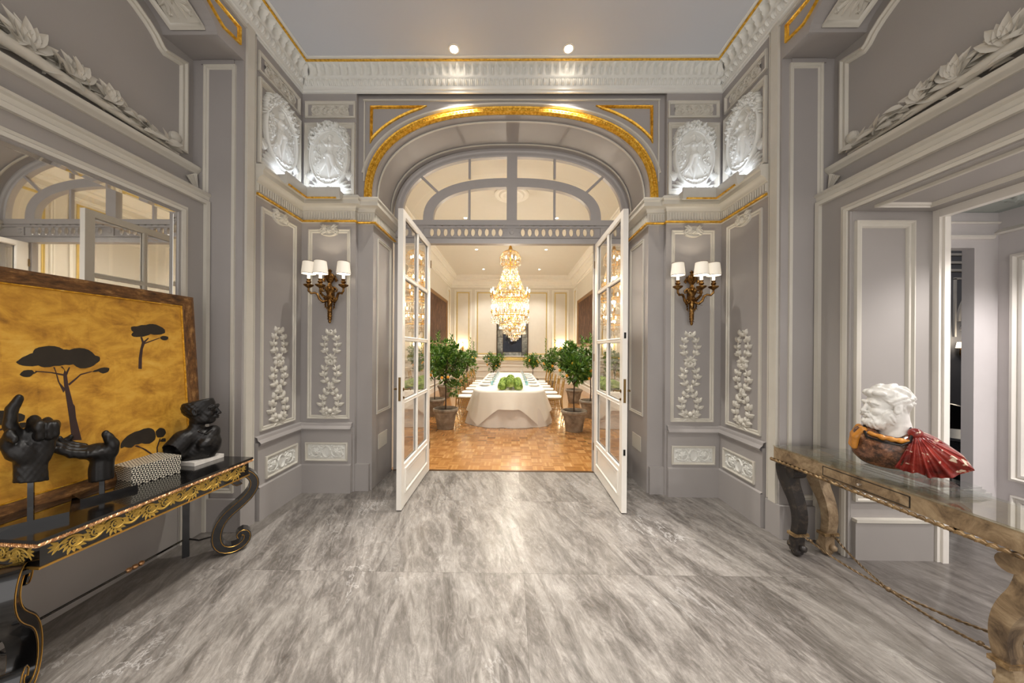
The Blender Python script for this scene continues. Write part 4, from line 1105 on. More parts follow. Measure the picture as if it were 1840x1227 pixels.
# ================================================================ wall sconces with three shades
ormolu = NT('gilt_bronze'); nz = ormolu.noise(ormolu.pos(), 40, 4)
ormolu.p(Base_Color=ormolu.ramp(nz, [(.3, (62, 42, 22)), (.55, (136, 98, 52)), (.8, (214, 176, 108))]), Roughness=.3, Metallic=.95); ormolu = ormolu.m
shade_m = NT('pleated_silk_shade'); ww = shade_m.noise(shade_m.obj(), 30, 2)
shade_m.p(Base_Color=lin((240, 236, 226)), Roughness=.8, Emission_Color=lin((255, 236, 206)), Emission_Strength=.28); shade_m = shade_m.m
shade_in = emit('shade_inside_glow', (255, 240, 214), 2.2)
band_m = simple('shade_trim_grey', (112, 104, 100), .7)
candle_m = emit('candle_sleeve', (255, 240, 216), 1.2)
def sconce(s, lab):
    c = empty('wall_sconce', lab, 'wall lamp', (XC + s * 2.045, YB, 2.24), group='three shaded gilt wall sconces')
    bp = MB(); P_ = lambda a, b, n: (s * a, -n, b)
    # tapering quiver tail, urn, finial
    bp.lathe([(.006, -.305), (.014, -.295), (.018, -.28), (.012, -.27), (.022, -.24), (.027, -.10), (.032, -.04), (.045, -.02), (.038, .0), (.03, .02), (.045, .05), (.06, .075), (.052, .10), (.025, .12), (.018, .15), (.03, .165), (.05, .19), (.058, .22), (.045, .25), (.018, .265), (.014, .28), (.026, .29), (.012, .305), (.0, .315)], (0, -.055, 0), 18, sy=.75)
    for k in range(6):
        z = -.26 + .03 * k; bp.tube([(.024 * math.cos(t), -.055 + .02 * math.sin(t), z + .010 * math.sin(2 * t)) for t in [2 * PI * q / 12 for q in range(12)]], .003, 4, closed=True)
    for k in range(8):
        t = k * PI / 4; bp.leaf((.02 * math.cos(t), -.055 + .02 * math.sin(t), .17), (math.cos(t) * .6, math.sin(t) * .6, .8), (math.cos(t), math.sin(t), 0), .09, .045, .3)
        bp.leaf((.03 * math.cos(t), -.055 + .03 * math.sin(t), .05), (math.cos(t) * .5, math.sin(t) * .5, .8), (math.cos(t), math.sin(t), 0), .07, .04, .4)
    for q in (-1, 1):      # rams-horn volutes, side ribbons and laurel swag
        bp.tube([(q * .02, -.06, .08), (q * .06, -.06, .10), (q * .085, -.06, .08), (q * .08, -.06, .055), (q * .06, -.06, .06)], [.012, .012, .010, .008, .008], 8)
        bp.tube([(q * .03, -.05, .02), (q * .055, -.05, -.02), (q * .05, -.05, -.10), (q * .036, -.05, -.15)], [.007, .008, .006, .004], 6)
        for k in range(4): bp.leaf((q * .045, -.06, -.02 - .03 * k), (q * .5, -.2, -.8), (q, -1, 0), .035, .018, .2)
        bp.tube([(q * .062, -.05, .21), (q * .075, -.05, .185), (q * .06, -.05, .17)], [.012, .015, .010], 8)
    bp.tube([(-.035, -.085, -.08), (-.02, -.10, -.125), (.0, -.105, -.135), (.02, -.10, -.125), (.035, -.085, -.08)], [.006, .010, .011, .010, .006], 6)
    bp.box(-.025, .025, -.045, 0, -.02, .12)
    bp.build('backplate', ormolu, c)
    for (ax, ay) in ((.195, .13), (-.195, .13), (0.0, .235)):
        ux, uy = (ax, -ay); L = math.hypot(ux, uy); dx, dy = ux / L, uy / L; dz_ = -.025 if ax else -.045
        pts = []
        for t, z in ((.06, -.02), (.16, -.045), (.34, -.055), (.5, -.02), (.58, .03), (.72, .05), (.88, .045), (1.0, .075), (1.0, .11)) if L > .2 and ax else ((.1, .0), (.3, -.02), (.55, .0), (.75, .02), (.95, .05), (1.0, .08), (1.0, .11)):
            pts.append((ux * t, -.05 + (uy + .05) * t, z + dz_ * t))
        arm = MB(); arm.tube(pts, [.018, .017, .016, .015, .013, .013, .012, .011, .010][:len(pts)], 10)
        for t in (2, 4): arm.leaf(pts[t], (dx, dy, .6), (0, 0, 1), .05, .03, .4); arm.leaf(pts[t], (dx, dy, -.8), (0, 0, -1), .045, .025, .3)
        arm.lathe([(.008, .10), (.02, .112), (.045, .128), (.052, .138), (.052, .143), (.02, .15), (.017, .158), (.026, .168), (.026, .18), (.017, .19), (.022, .20), (.022, .206), (0, .207)], (ax, -ay, dz_), 18)
        ao = arm.build('arm', ormolu, c)
        cn = MB(); cn.lathe([(.015, .205), (.015, .27), (0, .271)], (ax, -ay, dz_), 14); cn.build('candle_sleeve', candle_m, ao)
        sh = MB(); rows = []
        for rt, z in ((.073, .262 + dz_), (.066, .33 + dz_), (.058, .40 + dz_)):
            rows.append([(ax + (rt + .0013 * math.cos(k * PI)) * math.cos(2 * PI * k / 72), -ay + (rt + .0013 * math.cos(k * PI)) * math.sin(2 * PI * k / 72), z) for k in range(72)])
        sh.grid(rows, closev=True); so = sh.build('lamp_shade', shade_m, ao, angle=180)
        b = MB()
        for rt, z in ((.0745, .263 + dz_), (.0595, .399 + dz_)): b.tube([(ax + rt * math.cos(2 * PI * k / 36), -ay + rt * math.sin(2 * PI * k / 36), z) for k in range(36)], .0028, 5, closed=True)
        b.build('shade_trim', band_m, so)
        b = MB(); b.lathe([(.02, .30), (.069, .268), (.069, .266), (.02, .298)], (ax, -ay, dz_), 24); b.lathe([(.0, .28), (.012, .29), (.016, .31), (.01, .335), (0, .345)], (ax, -ay, dz_), 12); b.build('bulb', shade_in, so)
    return c
sconce(-1, 'gilt bronze sconce with three small white shades on the wall left of the doors')
sconce(1, 'gilt bronze sconce with three small white shades on the wall right of the doors')
# ================================================================ sculpting by distance fields
def ell(P, c, r, rot=0.0):
    x, y, z = P[0] - c[0], P[1] - c[1], P[2] - c[2]
    if rot: cc, ss = math.cos(rot), math.sin(rot); x, z = x * cc + z * ss, -x * ss + z * cc
    k0 = np.sqrt((x / r[0]) ** 2 + (y / r[1]) ** 2 + (z / r[2]) ** 2) + 1e-9; k1 = np.sqrt((x / r[0] ** 2) ** 2 + (y / r[1] ** 2) ** 2 + (z / r[2] ** 2) ** 2) + 1e-9
    return k0 * (k0 - 1) / k1
def capd(P, a, b, r0, r1):
    a = np.array(a, float); b = np.array(b, float); d = b - a; L2 = (d * d).sum() + 1e-12
    t = np.clip(((P[0] - a[0]) * d[0] + (P[1] - a[1]) * d[1] + (P[2] - a[2]) * d[2]) / L2, 0, 1)
    return np.sqrt((P[0] - a[0] - t * d[0]) ** 2 + (P[1] - a[1] - t * d[1]) ** 2 + (P[2] - a[2] - t * d[2]) ** 2) - (r0 + (r1 - r0) * t)
def smin(a, b, k):
    h = np.clip(.5 + .5 * (b - a) / k, 0, 1); return b * (1 - h) + a * h - k * h * (1 - h)
def smax(a, b, k): return -smin(-a, -b, k)
def chain(P, pts, rs, k=.008):
    d = None
    for i in range(len(pts) - 1):
        q = capd(P, pts[i], pts[i + 1], rs[i], rs[i + 1]); d = q if d is None else smin(d, q, k)
    return d
def nets(fn, lo, hi, h):
    ax = [np.arange(lo[i], hi[i] + h, h) for i in range(3)]
    G = np.meshgrid(*ax, indexing='ij'); V = fn(G); nx, ny, nz = V.shape; S = V < 0
    cs = [(0, 0, 0), (1, 0, 0), (0, 1, 0), (1, 1, 0), (0, 0, 1), (1, 0, 1), (0, 1, 1), (1, 1, 1)]
    sl = lambda A, c: A[c[0]:nx - 1 + c[0], c[1]:ny - 1 + c[1], c[2]:nz - 1 + c[2]]
    cnt = sum(sl(S, c).astype(int) for c in cs); act = (cnt > 0) & (cnt < 8)
    acc = np.zeros(act.shape + (3,)); num = np.zeros(act.shape)
    for i, c0 in enumerate(cs):
        for c1 in cs[i + 1:]:
            if sum(abs(c0[q] - c1[q]) for q in range(3)) != 1: continue
            a, b = sl(V, c0), sl(V, c1); m = (a < 0) != (b < 0); t = np.where(m, a / np.where(m, a - b, 1), 0)
            for q in range(3): acc[..., q] += np.where(m, c0[q] + (c1[q] - c0[q]) * t, 0)
            num += m
    idx = -np.ones(act.shape, int); ii = np.argwhere(act); idx[act] = np.arange(len(ii))
    pts = acc[act] / num[act][:, None] + ii; pts = pts * h + np.array([ax[0][0], ax[1][0], ax[2][0]])
    faces = []
    for d in range(3):
        e1, e2 = [(1, 2), (2, 0), (0, 1)][d]; n = [nx, ny, nz]
        s0 = [slice(1, -1)] * 3; s0[d] = slice(0, n[d] - 1); s1 = list(s0); s1[d] = slice(1, n[d])
        A, B = S[tuple(s0)], S[tuple(s1)]; w = np.argwhere(A != B)
        if not len(w): continue
        base = w.copy(); 
        for q in range(3):
            if q != d: base[:, q] += 1
        def cell(o1, o2):
            c = base.copy(); c[:, e1] -= o1; c[:, e2] -= o2; return idx[c[:, 0], c[:, 1], c[:, 2]]
        q = np.stack([cell(0, 0), cell(1, 0), cell(1, 1), cell(0, 1)], 1); fl = A[tuple(w.T)]
        q[fl] = q[fl][:, ::-1]; faces.append(q)
    return pts, np.concatenate(faces)
def sdf_obj(name, fn, lo, hi, h, mat, parent, basis):
    """basis = (origin, ex, ey, ez): local axes of the sculpture in its parent"""
    p, f = nets(fn, lo, hi, h); o, ex, ey, ez = [np.array(v, float) for v in basis]
    w = o + p[:, :1] * ex + p[:, 1:2] * ey + p[:, 2:3] * ez
    m = MB(); m.v = [tuple(v) for v in w.tolist()]; m.f = [tuple(r) for r in f.tolist() if min(r) >= 0]
    return m.build(name, mat, parent, angle=180, weld=False)

# ================================================================ LEFT SIDE: mirror, painting, black lacquer console
mi = MB(); F = side(-1, US + .02)
mi.fbox(F, -1.5, 2.597, .84, 2.775, -.01, .006); mirror_o = mi.build('wall_mirror', None, None); mirror_o.data.materials.append(M['mirror'])
tag(mirror_o, 'large wall mirror in the left recess above the painting, reflecting the fanlight', 'mirror')
mf = MB(); mf.mould(F, rect(-1.5, 2.599, .84, 2.777), [(0, 0), (0, .018), (.004, .020), (.010, .010), (.012, .004)])
mf.build('frame', M['recess'], mirror_o)
bv = MB(); bv.mould(F, rect(-1.485, 2.584, .855, 2.762), [(0, .007), (.0, .009), (.022, .0072), (.022, .006)]); bv.build('bevel', M['mirror'], mirror_o)

black = simple('black_lacquer', (14, 13, 13), .16, var=.2, Coat_Weight=.6, Coat_Roughness=.05)
dullblack = simple('blackened_bronze', (24, 22, 21), .42, .25, var=.3, scale=14, bump=.25, bscale=45)
gilt_line = simple('gilt_line', (196, 150, 74), .35, .8)
rope_g = NT('rose_gilt_rope'); nz = rope_g.noise(rope_g.pos(), 60, 3); rope_g.p(Base_Color=rope_g.ramp(nz, [(.3, (140, 92, 50)), (.7, (240, 190, 140))]), Roughness=.35, Metallic=.7); rope_g = rope_g.m
paintgold = simple('painted_gold_leafwork', (190, 156, 72), .45, .35, var=.2, scale=30)
LT = .76
lt = empty('console_table', 'black lacquer console with gilt leaf scrolls on scrolled legs along the left wall', 'console table', (-2.39, 2.01, 0), rz=math.radians(-3.0))
hx0, hx1, hy0, hy1 = -.235, .235, -.55, .55
t = MB(); t.box(hx0 - .02, hx1 + .02, hy0 - .02, hy1 + .02, LT - .018, LT); t.build('tabletop', black, lt)
t = MB()
for p0, p1 in (((hx1 + .018, hy0 - .018), (hx1 + .018, hy1 + .018)), ((hx0, hy0 - .018), (hx1 + .018, hy0 - .018)), ((hx0, hy1 + .018), (hx1 + .018, hy1 + .018))):
    L = math.hypot(p1[0] - p0[0], p1[1] - p0[1]); n = int(L / .018)
    for st in range(3):
        t.tube([(p0[0] + (p1[0] - p0[0]) * i / (n * 4) + (.0055 * math.cos(i * PI / 4 * 1.0 + st * 2.09) if p0[1] != p1[1] else 0), p0[1] + (p1[1] - p0[1]) * i / (n * 4) + (.0055 * math.cos(i * PI / 4 + st * 2.09) if p0[1] == p1[1] else 0), LT - .024 + .0055 * math.sin(i * PI / 4 + st * 2.09)) for i in range(n * 4 + 1)], .0048, 5)
t.build('rope_edge', rope_g, lt)
t = MB(); t.box(hx0, hx1, hy0, hy1, LT - .135, LT - .02); t.build('apron', black, lt)
t = MB(); t.box(hx0 - .006, hx1 + .006, hy0 - .006, hy1 + .006, LT - .143, LT - .134); t.build('gilt_band', gilt_line, lt)
def scrollwork(mb, F, half, hgt, sg):
    """rinceau from the centre outwards along +sg, drawn with thin raised strokes and leaves"""
    x = 0; y0 = 0; k = 0
    while x < half - .05:
        R_ = hgt * .34; cx_ = x + R_ * 1.2; up = 1 if k % 2 == 0 else -1; pts = []
        for i in range(30):
            u = i / 29; a = PI + up * 0 + u * 2 * PI * 1.15; r = R_ * (1.1 - .72 * u); pts.append((cx_ + r * math.cos(a), up * r * math.sin(a) * -1.0 + 0))
        mb.tube([F(sg * p[0], p[1], .0015) for p in pts], [.0052 * (1 - .5 * i / 29) for i in range(30)], 5)
        nx_ = cx_ + R_ * 2.4
        mb.tube([F(sg * q, up * hgt * .36 * math.sin((q - cx_ + R_ * 1.2) / (R_ * 3.6) * PI) * -1, .0015) for q in [cx_ - R_ * 1.2 + R_ * 3.6 * j / 12 for j in range(13)]], [.003 + .004 * math.sin(PI * j / 12) for j in range(13)], 5)
        for j in range(9):
            a = PI + .25 + j * .42; bx, by = cx_ + R_ * .95 * math.cos(a), -up * R_ * .95 * math.sin(a)
            lf(mb, F, sg * bx, by, math.atan2(-up * math.sin(a), sg * math.cos(a)) + .5 * up * sg, .030 + .008 * (j % 2), .016)
        for a in (-.9, -.35, .2, .75): lf(mb, F, sg * (cx_ + R_ * 1.9), -up * hgt * .1, (a if sg > 0 else PI - a), .042, .017)
        for a in (0, 1.3, 2.5, 3.8, 5.0): lf(mb, F, sg * cx_, 0, a, .015, .011)
        x = cx_ + R_ * 1.55; k += 1
def lf(mb, F, x, y, a, L, W, h=.003):
    c, s_ = math.cos(a), math.sin(a); rows = []
    for i in range(6):
        u = i / 5; w = W * .5 * math.sin(PI * u ** .8) + .0004; w *= 1 - .25 * (i % 2)
        px, py = x + c * L * u, y + s_ * L * u; rows.append([F(px - s_ * w, py + c * w, .0006), F(px, py, h), F(px + s_ * w, py - c * w, .0006)])
    mb.grid(rows)
t = MB(); FA = lambda a, b, n: (hx1 + n, a, LT - .078 + b)
for sg in (-1, 1): scrollwork(t, lambda a, b, n: FA(a + .0, b, n), .50, .085, sg)
for k in range(10): lf(t, FA, 0, 0, k * .628, .036, .020)
FN = lambda a, b, n: (a, hy0 - n, LT - .078 + b)
for sg in (-1, 1): scrollwork(t, FN, .20, .085, sg)
FFa = lambda a, b, n: (a, hy1 + n, LT - .078 + b)
for sg in (-1, 1): scrollwork(t, FFa, .20, .085, sg)
t.build('gilt_scrollwork', paintgold, lt, angle=180, weld=False, fix=False)
prof = [(.155, .565), (.135, .555), (.115, .575), (.115, .60), (.14, .622), (.18, .625), (.215, .60), (.24, .55), (.235, .49), (.20, .43), (.14, .375), (.08, .325), (.035, .265), (.012, .19), (.015, .115), (.045, .06), (.10, .035), (.155, .045), (.192, .08), (.195, .125), (.17, .15), (.148, .135), (.155, .115)]
def scroll_leg(px, py, ang):
    d = (math.cos(ang), math.sin(ang)); q = (-d[1], d[0]); n = len(prof); m = MB(); rows = []; W = .042
    P2 = []
    for i in range(n - 1):        # smooth the profile
        for u in (0, .5):
            p0, p1, p2, p3 = [Vector(prof[max(0, min(n - 1, i + k))]) for k in (-1, 0, 1, 2)]
            P2.append(.5 * ((2 * p1) + (-p0 + p2) * u + (2 * p0 - 5 * p1 + 4 * p2 - p3) * u * u + (-p0 + 3 * p1 - 3 * p2 + p3) * u ** 3))
    P2.append(Vector(prof[-1]))
    edges = ([], []); nn = len(P2)
    for i, p in enumerate(P2):
        t_ = (P2[min(nn - 1, i + 1)] - P2[max(0, i - 1)]).normalized(); nr_ = Vector((-t_.y, t_.x)); u = i / (nn - 1)
        th = .030 * (.55 + .45 * math.sin(PI * min(1, max(0, u)) ** 1.0)) + .004
        def pt(off, w): r = p + nr_ * off; return (px + d[0] * r.x + q[0] * w, py + d[1] * r.x + q[1] * w, r.y)
        rows.append([pt(-th, -W), pt(th, -W), pt(th, W), pt(-th, W)])
        for e_, sgn in ((edges[0], -1), (edges[1], 1)): e_.append((pt(-th * .72, sgn * (W + .001)), pt(th * .72, sgn * (W + .001))))
    m.grid(rows, closev=True); m.add(rows[0], [(0, 1, 2, 3)]); m.add(rows[-1], [(3, 2, 1, 0)])
    m.box(px + d[0] * .17 - .04, px + d[0] * .17 + .04, py + d[1] * .17 - .04, py + d[1] * .17 + .04, .60, LT - .14)
    lg = m.build('leg', black, lt, angle=40)
    b = MB()
    for e_ in edges:
        for side_ in (0, 1): b.tube([v[side_] for v in e_], .0022, 4)
    b.build('gilt_beading', gilt_line, lg)
    return lg
scroll_leg(.03, .47, PI / 4); scroll_leg(.03, -.47, -PI / 4)
for y in (-.46, .46):
    m = MB()
    m.tube([(-.20, y, LT - .14), (-.20, y, .3), (-.20, y, .0)], [.032, .028, .030], 4); m.build('leg', black, lt, smooth=False)
st = MB(); st.tube([(-.20, -.46, .14), (-.20, .46, .14)], .0075, 8)
for sg in (-1, 1): st.tube([(-.20, sg * .46, .14), (-.10, sg * .47, .125), (0.0, sg * .49, .15), (.04, sg * .48, .19)], .0065, 8)
so = st.build('stretcher', black, lt)
kb = MB()
for k in range(3): kb.ball((-.20, .10 + .035 * k, .14), .017, 10, sy=1.1)
kb.build('gilt_knot', rope_g, so)

# ---------------------------------------------------------------- painting
leafgold = NT('gold_leaf_ground'); Pn = leafgold.obj()
sxy = leafgold.n('ShaderNodeSeparateXYZ', None, Vector=Pn)
sq = leafgold.n('ShaderNodeCombineXYZ', None, X=leafgold.math('FLOOR', leafgold.math('DIVIDE', sxy.outputs[1], .115)), Y=leafgold.math('FLOOR', leafgold.math('DIVIDE', sxy.outputs[2], .115)), Z=0.0).outputs[0]
wn = leafgold.n('ShaderNodeTexWhiteNoise', {'noise_dimensions': '3D'}, Vector=sq).outputs[0]
n1 = leafgold.noise(leafgold.mapping(Pn, (1, 1, 1.6)), 5, 7, .65, .4)
f_ = leafgold.math('ADD', leafgold.math('MULTIPLY', n1, .95), leafgold.math('MULTIPLY', wn, .06))
leafgold.p(Base_Color=leafgold.ramp(f_, [(.28, (128, 84, 26)), (.42, (186, 132, 42)), (.55, (216, 162, 58)), (.75, (232, 188, 88))]), Roughness=.5, Metallic=.1); leafgold = leafgold.m
framewood = NT('brown_gilt_wood'); nzf = framewood.noise(framewood.mapping(framewood.obj(), (30, 3, 3)), 4, 6, .7)
framewood.p(Base_Color=framewood.ramp(nzf, [(.35, (64, 40, 20)), (.55, (118, 80, 42)), (.72, (186, 142, 86))]), Roughness=.42, Metallic=.2); framewood = framewood.m
pine = simple('painted_pine_crown', (40, 32, 22), .6, var=.25, scale=12); trunk_m = simple('painted_pine_trunk', (58, 38, 36), .6, var=.2, scale=10)
pa = empty('framed_painting', 'large painting of umbrella pines on gold leaf leaning on the left console', 'painting', (-2.585, 0, LT + .004)); pa.rotation_euler = (0, -math.atan(.0664), 0)
GP = lambda a, b, n: (n, a, b)     # local: Y along wall, Z up, X out
y0, y1, H_ = .95, 2.60, 1.30
c = MB(); c.box(-.02, .006, y0 + .03, y1 - .03, .03, H_ - .03); cv = c.build('canvas', leafgold, pa)
c = MB(); c.mould(GP, rect(y0, y1, 0, H_), [(0, -.03), (0, .028), (.02, .034), (.06, .024), (.078, .012), (.082, .0)]); c.build('frame', framewood, pa, angle=20)
c = MB(); c.mould(GP, rect(y0 + .079, y1 - .079, .079, H_ - .079), [(0, 0), (0, .015), (.006, .016), (.008, .008)]); c.build('gilt_slip', M['gold'], pa)
PINES = {'crown':[(1.656,0.803),(1.664,0.812),(1.696,0.839),(1.717,0.851),(1.726,0.874),(1.757,0.887),(1.801,0.89),(1.837,0.871),(1.861,0.868),(1.905,0.88),(1.946,0.869),(1.977,0.832),(1.998,0.823),(1.998,0.8),(1.98,0.783),(1.952,0.761),(1.905,0.755),(1.876,0.781),(1.838,0.78),(1.796,0.776),(1.756,0.77),(1.735,0.782),(1.69,0.781),(1.667,0.79)],'pod_l':[(1.666,0.736),(1.681,0.757),(1.71,0.758),(1.717,0.745),(1.73,0.747),(1.713,0.735),(1.7,0.721),(1.68,0.723)],'pod_r':[(1.956,0.73),(1.984,0.745),(2.018,0.755),(2.044,0.748),(2.036,0.725),(2.01,0.716),(1.989,0.731)],'trunk':[(1.85,0.333),(1.844,0.469),(1.835,0.604),(1.831,0.658),(1.83,0.722),(1.837,0.751),(1.821,0.77),(1.828,0.772),(1.842,0.737),(1.856,0.766),(1.86,0.763),(1.845,0.717),(1.848,0.661),(1.864,0.546),(1.871,0.531),(1.873,0.463),(1.892,0.322)],'br_l':[(1.826,0.618),(1.806,0.687),(1.799,0.74),(1.791,0.769),(1.797,0.769),(1.805,0.724),(1.813,0.679),(1.836,0.637)],'br_r':[(1.848,0.667),(1.883,0.7),(1.904,0.722),(1.956,0.735),(1.956,0.73),(1.905,0.714),(1.887,0.693),(1.852,0.656)],'br_l2':[(1.831,0.716),(1.781,0.736),(1.722,0.748),(1.722,0.753),(1.783,0.742),(1.832,0.726)],'crown2':[(2.176,1.028),(2.21,1.034),(2.267,1.049),(2.31,1.059),(2.355,1.046),(2.388,1.023),(2.389,0.997),(2.336,0.98),(2.292,0.984),(2.263,0.97),(2.223,0.961),(2.187,0.96),(2.174,0.972),(2.188,0.993),(2.177,1.003)],'pod2':[(2.353,0.961),(2.374,0.974),(2.41,0.968),(2.407,0.949),(2.383,0.94),(2.362,0.947)],'trunk2':[(2.204,0.735),(2.21,0.81),(2.222,0.874),(2.235,0.92),(2.227,0.958),(2.237,0.962),(2.246,0.93),(2.276,0.957),(2.279,0.951),(2.254,0.92),(2.35,0.96),(2.35,0.954),(2.251,0.91),(2.238,0.874),(2.229,0.81),(2.224,0.732)],'crown3':[(2.082,0.246),(2.102,0.271),(2.135,0.293),(2.188,0.303),(2.243,0.309),(2.273,0.29),(2.286,0.254),(2.281,0.214),(2.244,0.195),(2.197,0.213),(2.157,0.214),(2.136,0.2),(2.099,0.218),(2.078,0.213)],'pod3':[(2.287,0.27),(2.315,0.291),(2.345,0.277),(2.355,0.244),(2.334,0.219),(2.297,0.226)],'pod3b':[(2.31,0.192),(2.329,0.209),(2.35,0.203),(2.349,0.181)],'trunk3':[(2.286,0.08),(2.287,0.154),(2.311,0.214),(2.317,0.21),(2.295,0.15),(2.295,0.077)],'br3':[(2.156,0.204),(2.195,0.177),(2.275,0.087),(2.289,0.082),(2.221,0.163),(2.169,0.207)],'crown4':[(1.577,0.558),(1.598,0.557),(1.627,0.547),(1.65,0.535),(1.676,0.516),(1.671,0.49),(1.64,0.485),(1.61,0.476),(1.596,0.483),(1.575,0.496)],'pod4':[(1.64,0.469),(1.659,0.48),(1.683,0.475),(1.682,0.456),(1.654,0.45)],'br4':[(1.573,0.456),(1.61,0.473),(1.64,0.47),(1.639,0.466),(1.611,0.464),(1.573,0.447)]}
for cr_names, tr_names in ((('crown', 'pod_l', 'pod_r'), ('trunk', 'br_l', 'br_r', 'br_l2')), (('crown2', 'pod2'), ('trunk2',)), (('crown3', 'pod3', 'pod3b'), ('trunk3', 'br3')), (('crown4', 'pod4'), ('br4',))):
    for names, mt_, nm in ((cr_names, pine, 'painted_pine_crown'), (tr_names, trunk_m, 'painted_pine_trunk')):
        c = MB()
        for k in names:
            pts = list(PINES[k])
            if nm.endswith('crown'):     # soften the outline of the tufts
                q = []
                for i, p in enumerate(pts):
                    p2 = pts[(i + 1) % len(pts)]; q.append(p); mx_, my_ = (p[0] + p2[0]) / 2, (p[1] + p2[1]) / 2; dx_, dy_ = p2[0] - p[0], p2[1] - p[1]; q.append((mx_ + dy_ * -.07, my_ + dx_ * .07))
                pts = q
            c.prism(pts, GP, .0062, .0074)
        c.build(nm, mt_, cv, smooth=False, weld=False)

# ---------------------------------------------------------------- things on the black console
gtop = simple('black_glass_plinth', (10, 10, 10), .05, Coat_Weight=1.0)
# bases: black slabs
def basis_at(o, cam_dir):
    v = Vector((cam_dir[0], cam_dir[1], 0)).normalized(); return ((o[0], o[1], o[2]), (v.y, -v.x, 0), (-v.x, -v.y, 0), (0, 0, 1))
def rotbox(m, cx_, cy_, wx, wy, z0, z1, ang):
    F = lambda a, b, n: (cx_ + a * math.cos(ang) - b * math.sin(ang), cy_ + a * math.sin(ang) + b * math.cos(ang), n)
    return m.fbox(F, -wx / 2, wx / 2, -wy / 2, wy / 2, z0, z1)
# 1: pointing hand. local axes u = image right, w = towards the hall, v = up
h1 = empty('hand_sculpture', 'black pointing hand sculpture with curled fingers, nearest on the left console', 'sculpture', (-2.46, 1.60, LT))
rotbox(MB(), 0, 0, .25, .24, 0, .035, -.65).build('plinth', gtop, h1)
vb = Vector((-2.46, 1.60, 0)).normalized(); ux, wx_ = Vector((vb.y, -vb.x, 0)), Vector((-vb.x, -vb.y, 0))
MB().tube([(0, 0, .03), (0, 0, .22)], .013, 4).build('rod', black, h1, smooth=False)
def hand1(P):
    K = 1 / 1680.; U = lambda x, y, w=0.0: ((x - 265) * K, w, (835 - y) * K)
    d = chain(P, [U(265, 850), U(262, 700), U(268, 620)], [.088, .082, .082], .01)
    d = np.maximum(d * 1, ell(P, U(262, 700), (.094, .055, .5)) * .6)
    d = smin(d, ell(P, U(275, 530), (.115, .048, .095)), .03)
    d = smin(d, ell(P, U(195, 570, .035), (.068, .040, .052), -.3), .02)      # thumb mound
    d = smin(d, ell(P, U(370, 560, .02), (.05, .035, .08)), .02)
    d = smin(d, chain(P, [U(115, 560, .02), U(75, 480, .03), U(100, 400, .06)], [.040, .036, .028]), .016)
    d = smin(d, capd(P, U(100, 405, .06), U(140, 440, .085), .027, .022), .008)
    d = smin(d, chain(P, [U(150, 440), U(100, 330, .0), U(110, 215, -.01), U(165, 125, -.015)], [.042, .036, .032, .025]), .012)
    for (x, y), (x2, y2), r in (((285, 330), (335, 410), .036), ((392, 350), (415, 420), .031), ((465, 372), (462, 415), .025)):
        q = chain(P, [U(x - 20, y + 110, -.01), U(x, y, .012), U(x2 - 6, y2 - 45, .070), U(x2, y2 + 20, .062), U(x2 - 20, y2 + 45, .035)], [r * 1.05, r, r * .92, r * .82, r * .72], .01); d = smin(d, q, .005)
    d = smax(d, -(P[2] + .0 + .12 * P[0]), .004)
    return d + .0008 * np.sin(P[0] * 170) * np.sin(P[2] * 150)
sdf_obj('hand', hand1, (-.2, -.11, -.03), (.2, .14, .47), .0052, dullblack, h1, ((0, 0, .20), tuple(ux * .60), tuple(wx_ * .8), (0, 0, 1)))
# 2: open palm
h2 = empty('hand_sculpture', 'black open palm sculpture between the pointing hand and the inlaid box', 'sculpture', (-2.49, 1.89, LT))
rotbox(MB(), 0, .02, .24, .22, 0, .030, -.42).build('plinth', gtop, h2)
vb = Vector((-2.49, 1.89, 0)).normalized(); ux, wx_ = Vector((vb.y, -vb.x, 0)), Vector((-vb.x, -vb.y, 0))
MB().tube([(.02, 0, .028), (.02, 0, .10)], .014, 4).build('rod', black, h2, smooth=False)
def hand2(P):
    K = 1 / 1560.; U = lambda x, y, w=0.0: ((x - 880) * K, w, (800 - y) * K)
    d = chain(P, [U(905, 830), U(900, 720), U(915, 620)], [.074, .072, .070], .01); d = smax(d, ell(P, U(905, 720), (.082, .054, .5)) * .7, .01)
    d = smin(d, chain(P, [U(960, 560), U(860, 545), U(740, 535)], [.046, .040, .028]), .03)
    d = smin(d, ell(P, U(850, 550), (.115, .082, .032)), .03); d = smin(d, ell(P, U(975, 540, .03), (.045, .040, .055)), .02)
    for i, (w, xt, yt, r) in enumerate(((.062, 500, 455, .0195), (.022, 520, 418, .021), (-.020, 560, 402, .021), (-.060, 650, 405, .018))):
        q = chain(P, [U(760, 545 - 12 * i, w * .9), U(650, 520 - 16 * i, w), U(575 + i * 8, 478 - 14 * i, w), U(xt, yt, w * .95)], [r * 1.2, r * 1.08, r, r * .85], .01); d = smin(d, q, .006)
    d = smin(d, chain(P, [U(1000, 560, .03), U(1005, 500, .045), U(965, 440, .045), U(935, 400, .04)], [.034, .034, .030, .024]), .012)
    d = smax(d, -(P[2] + .005), .004)
    return d + .0008 * np.sin(P[0] * 160 + 1) * np.sin(P[1] * 150)
sdf_obj('hand', hand2, (-.30, -.13, -.03), (.14, .14, .30), .005, dullblack, h2, ((0, 0, .09), tuple(ux * .68), tuple(wx_ * .85), (0, 0, 1.06)))
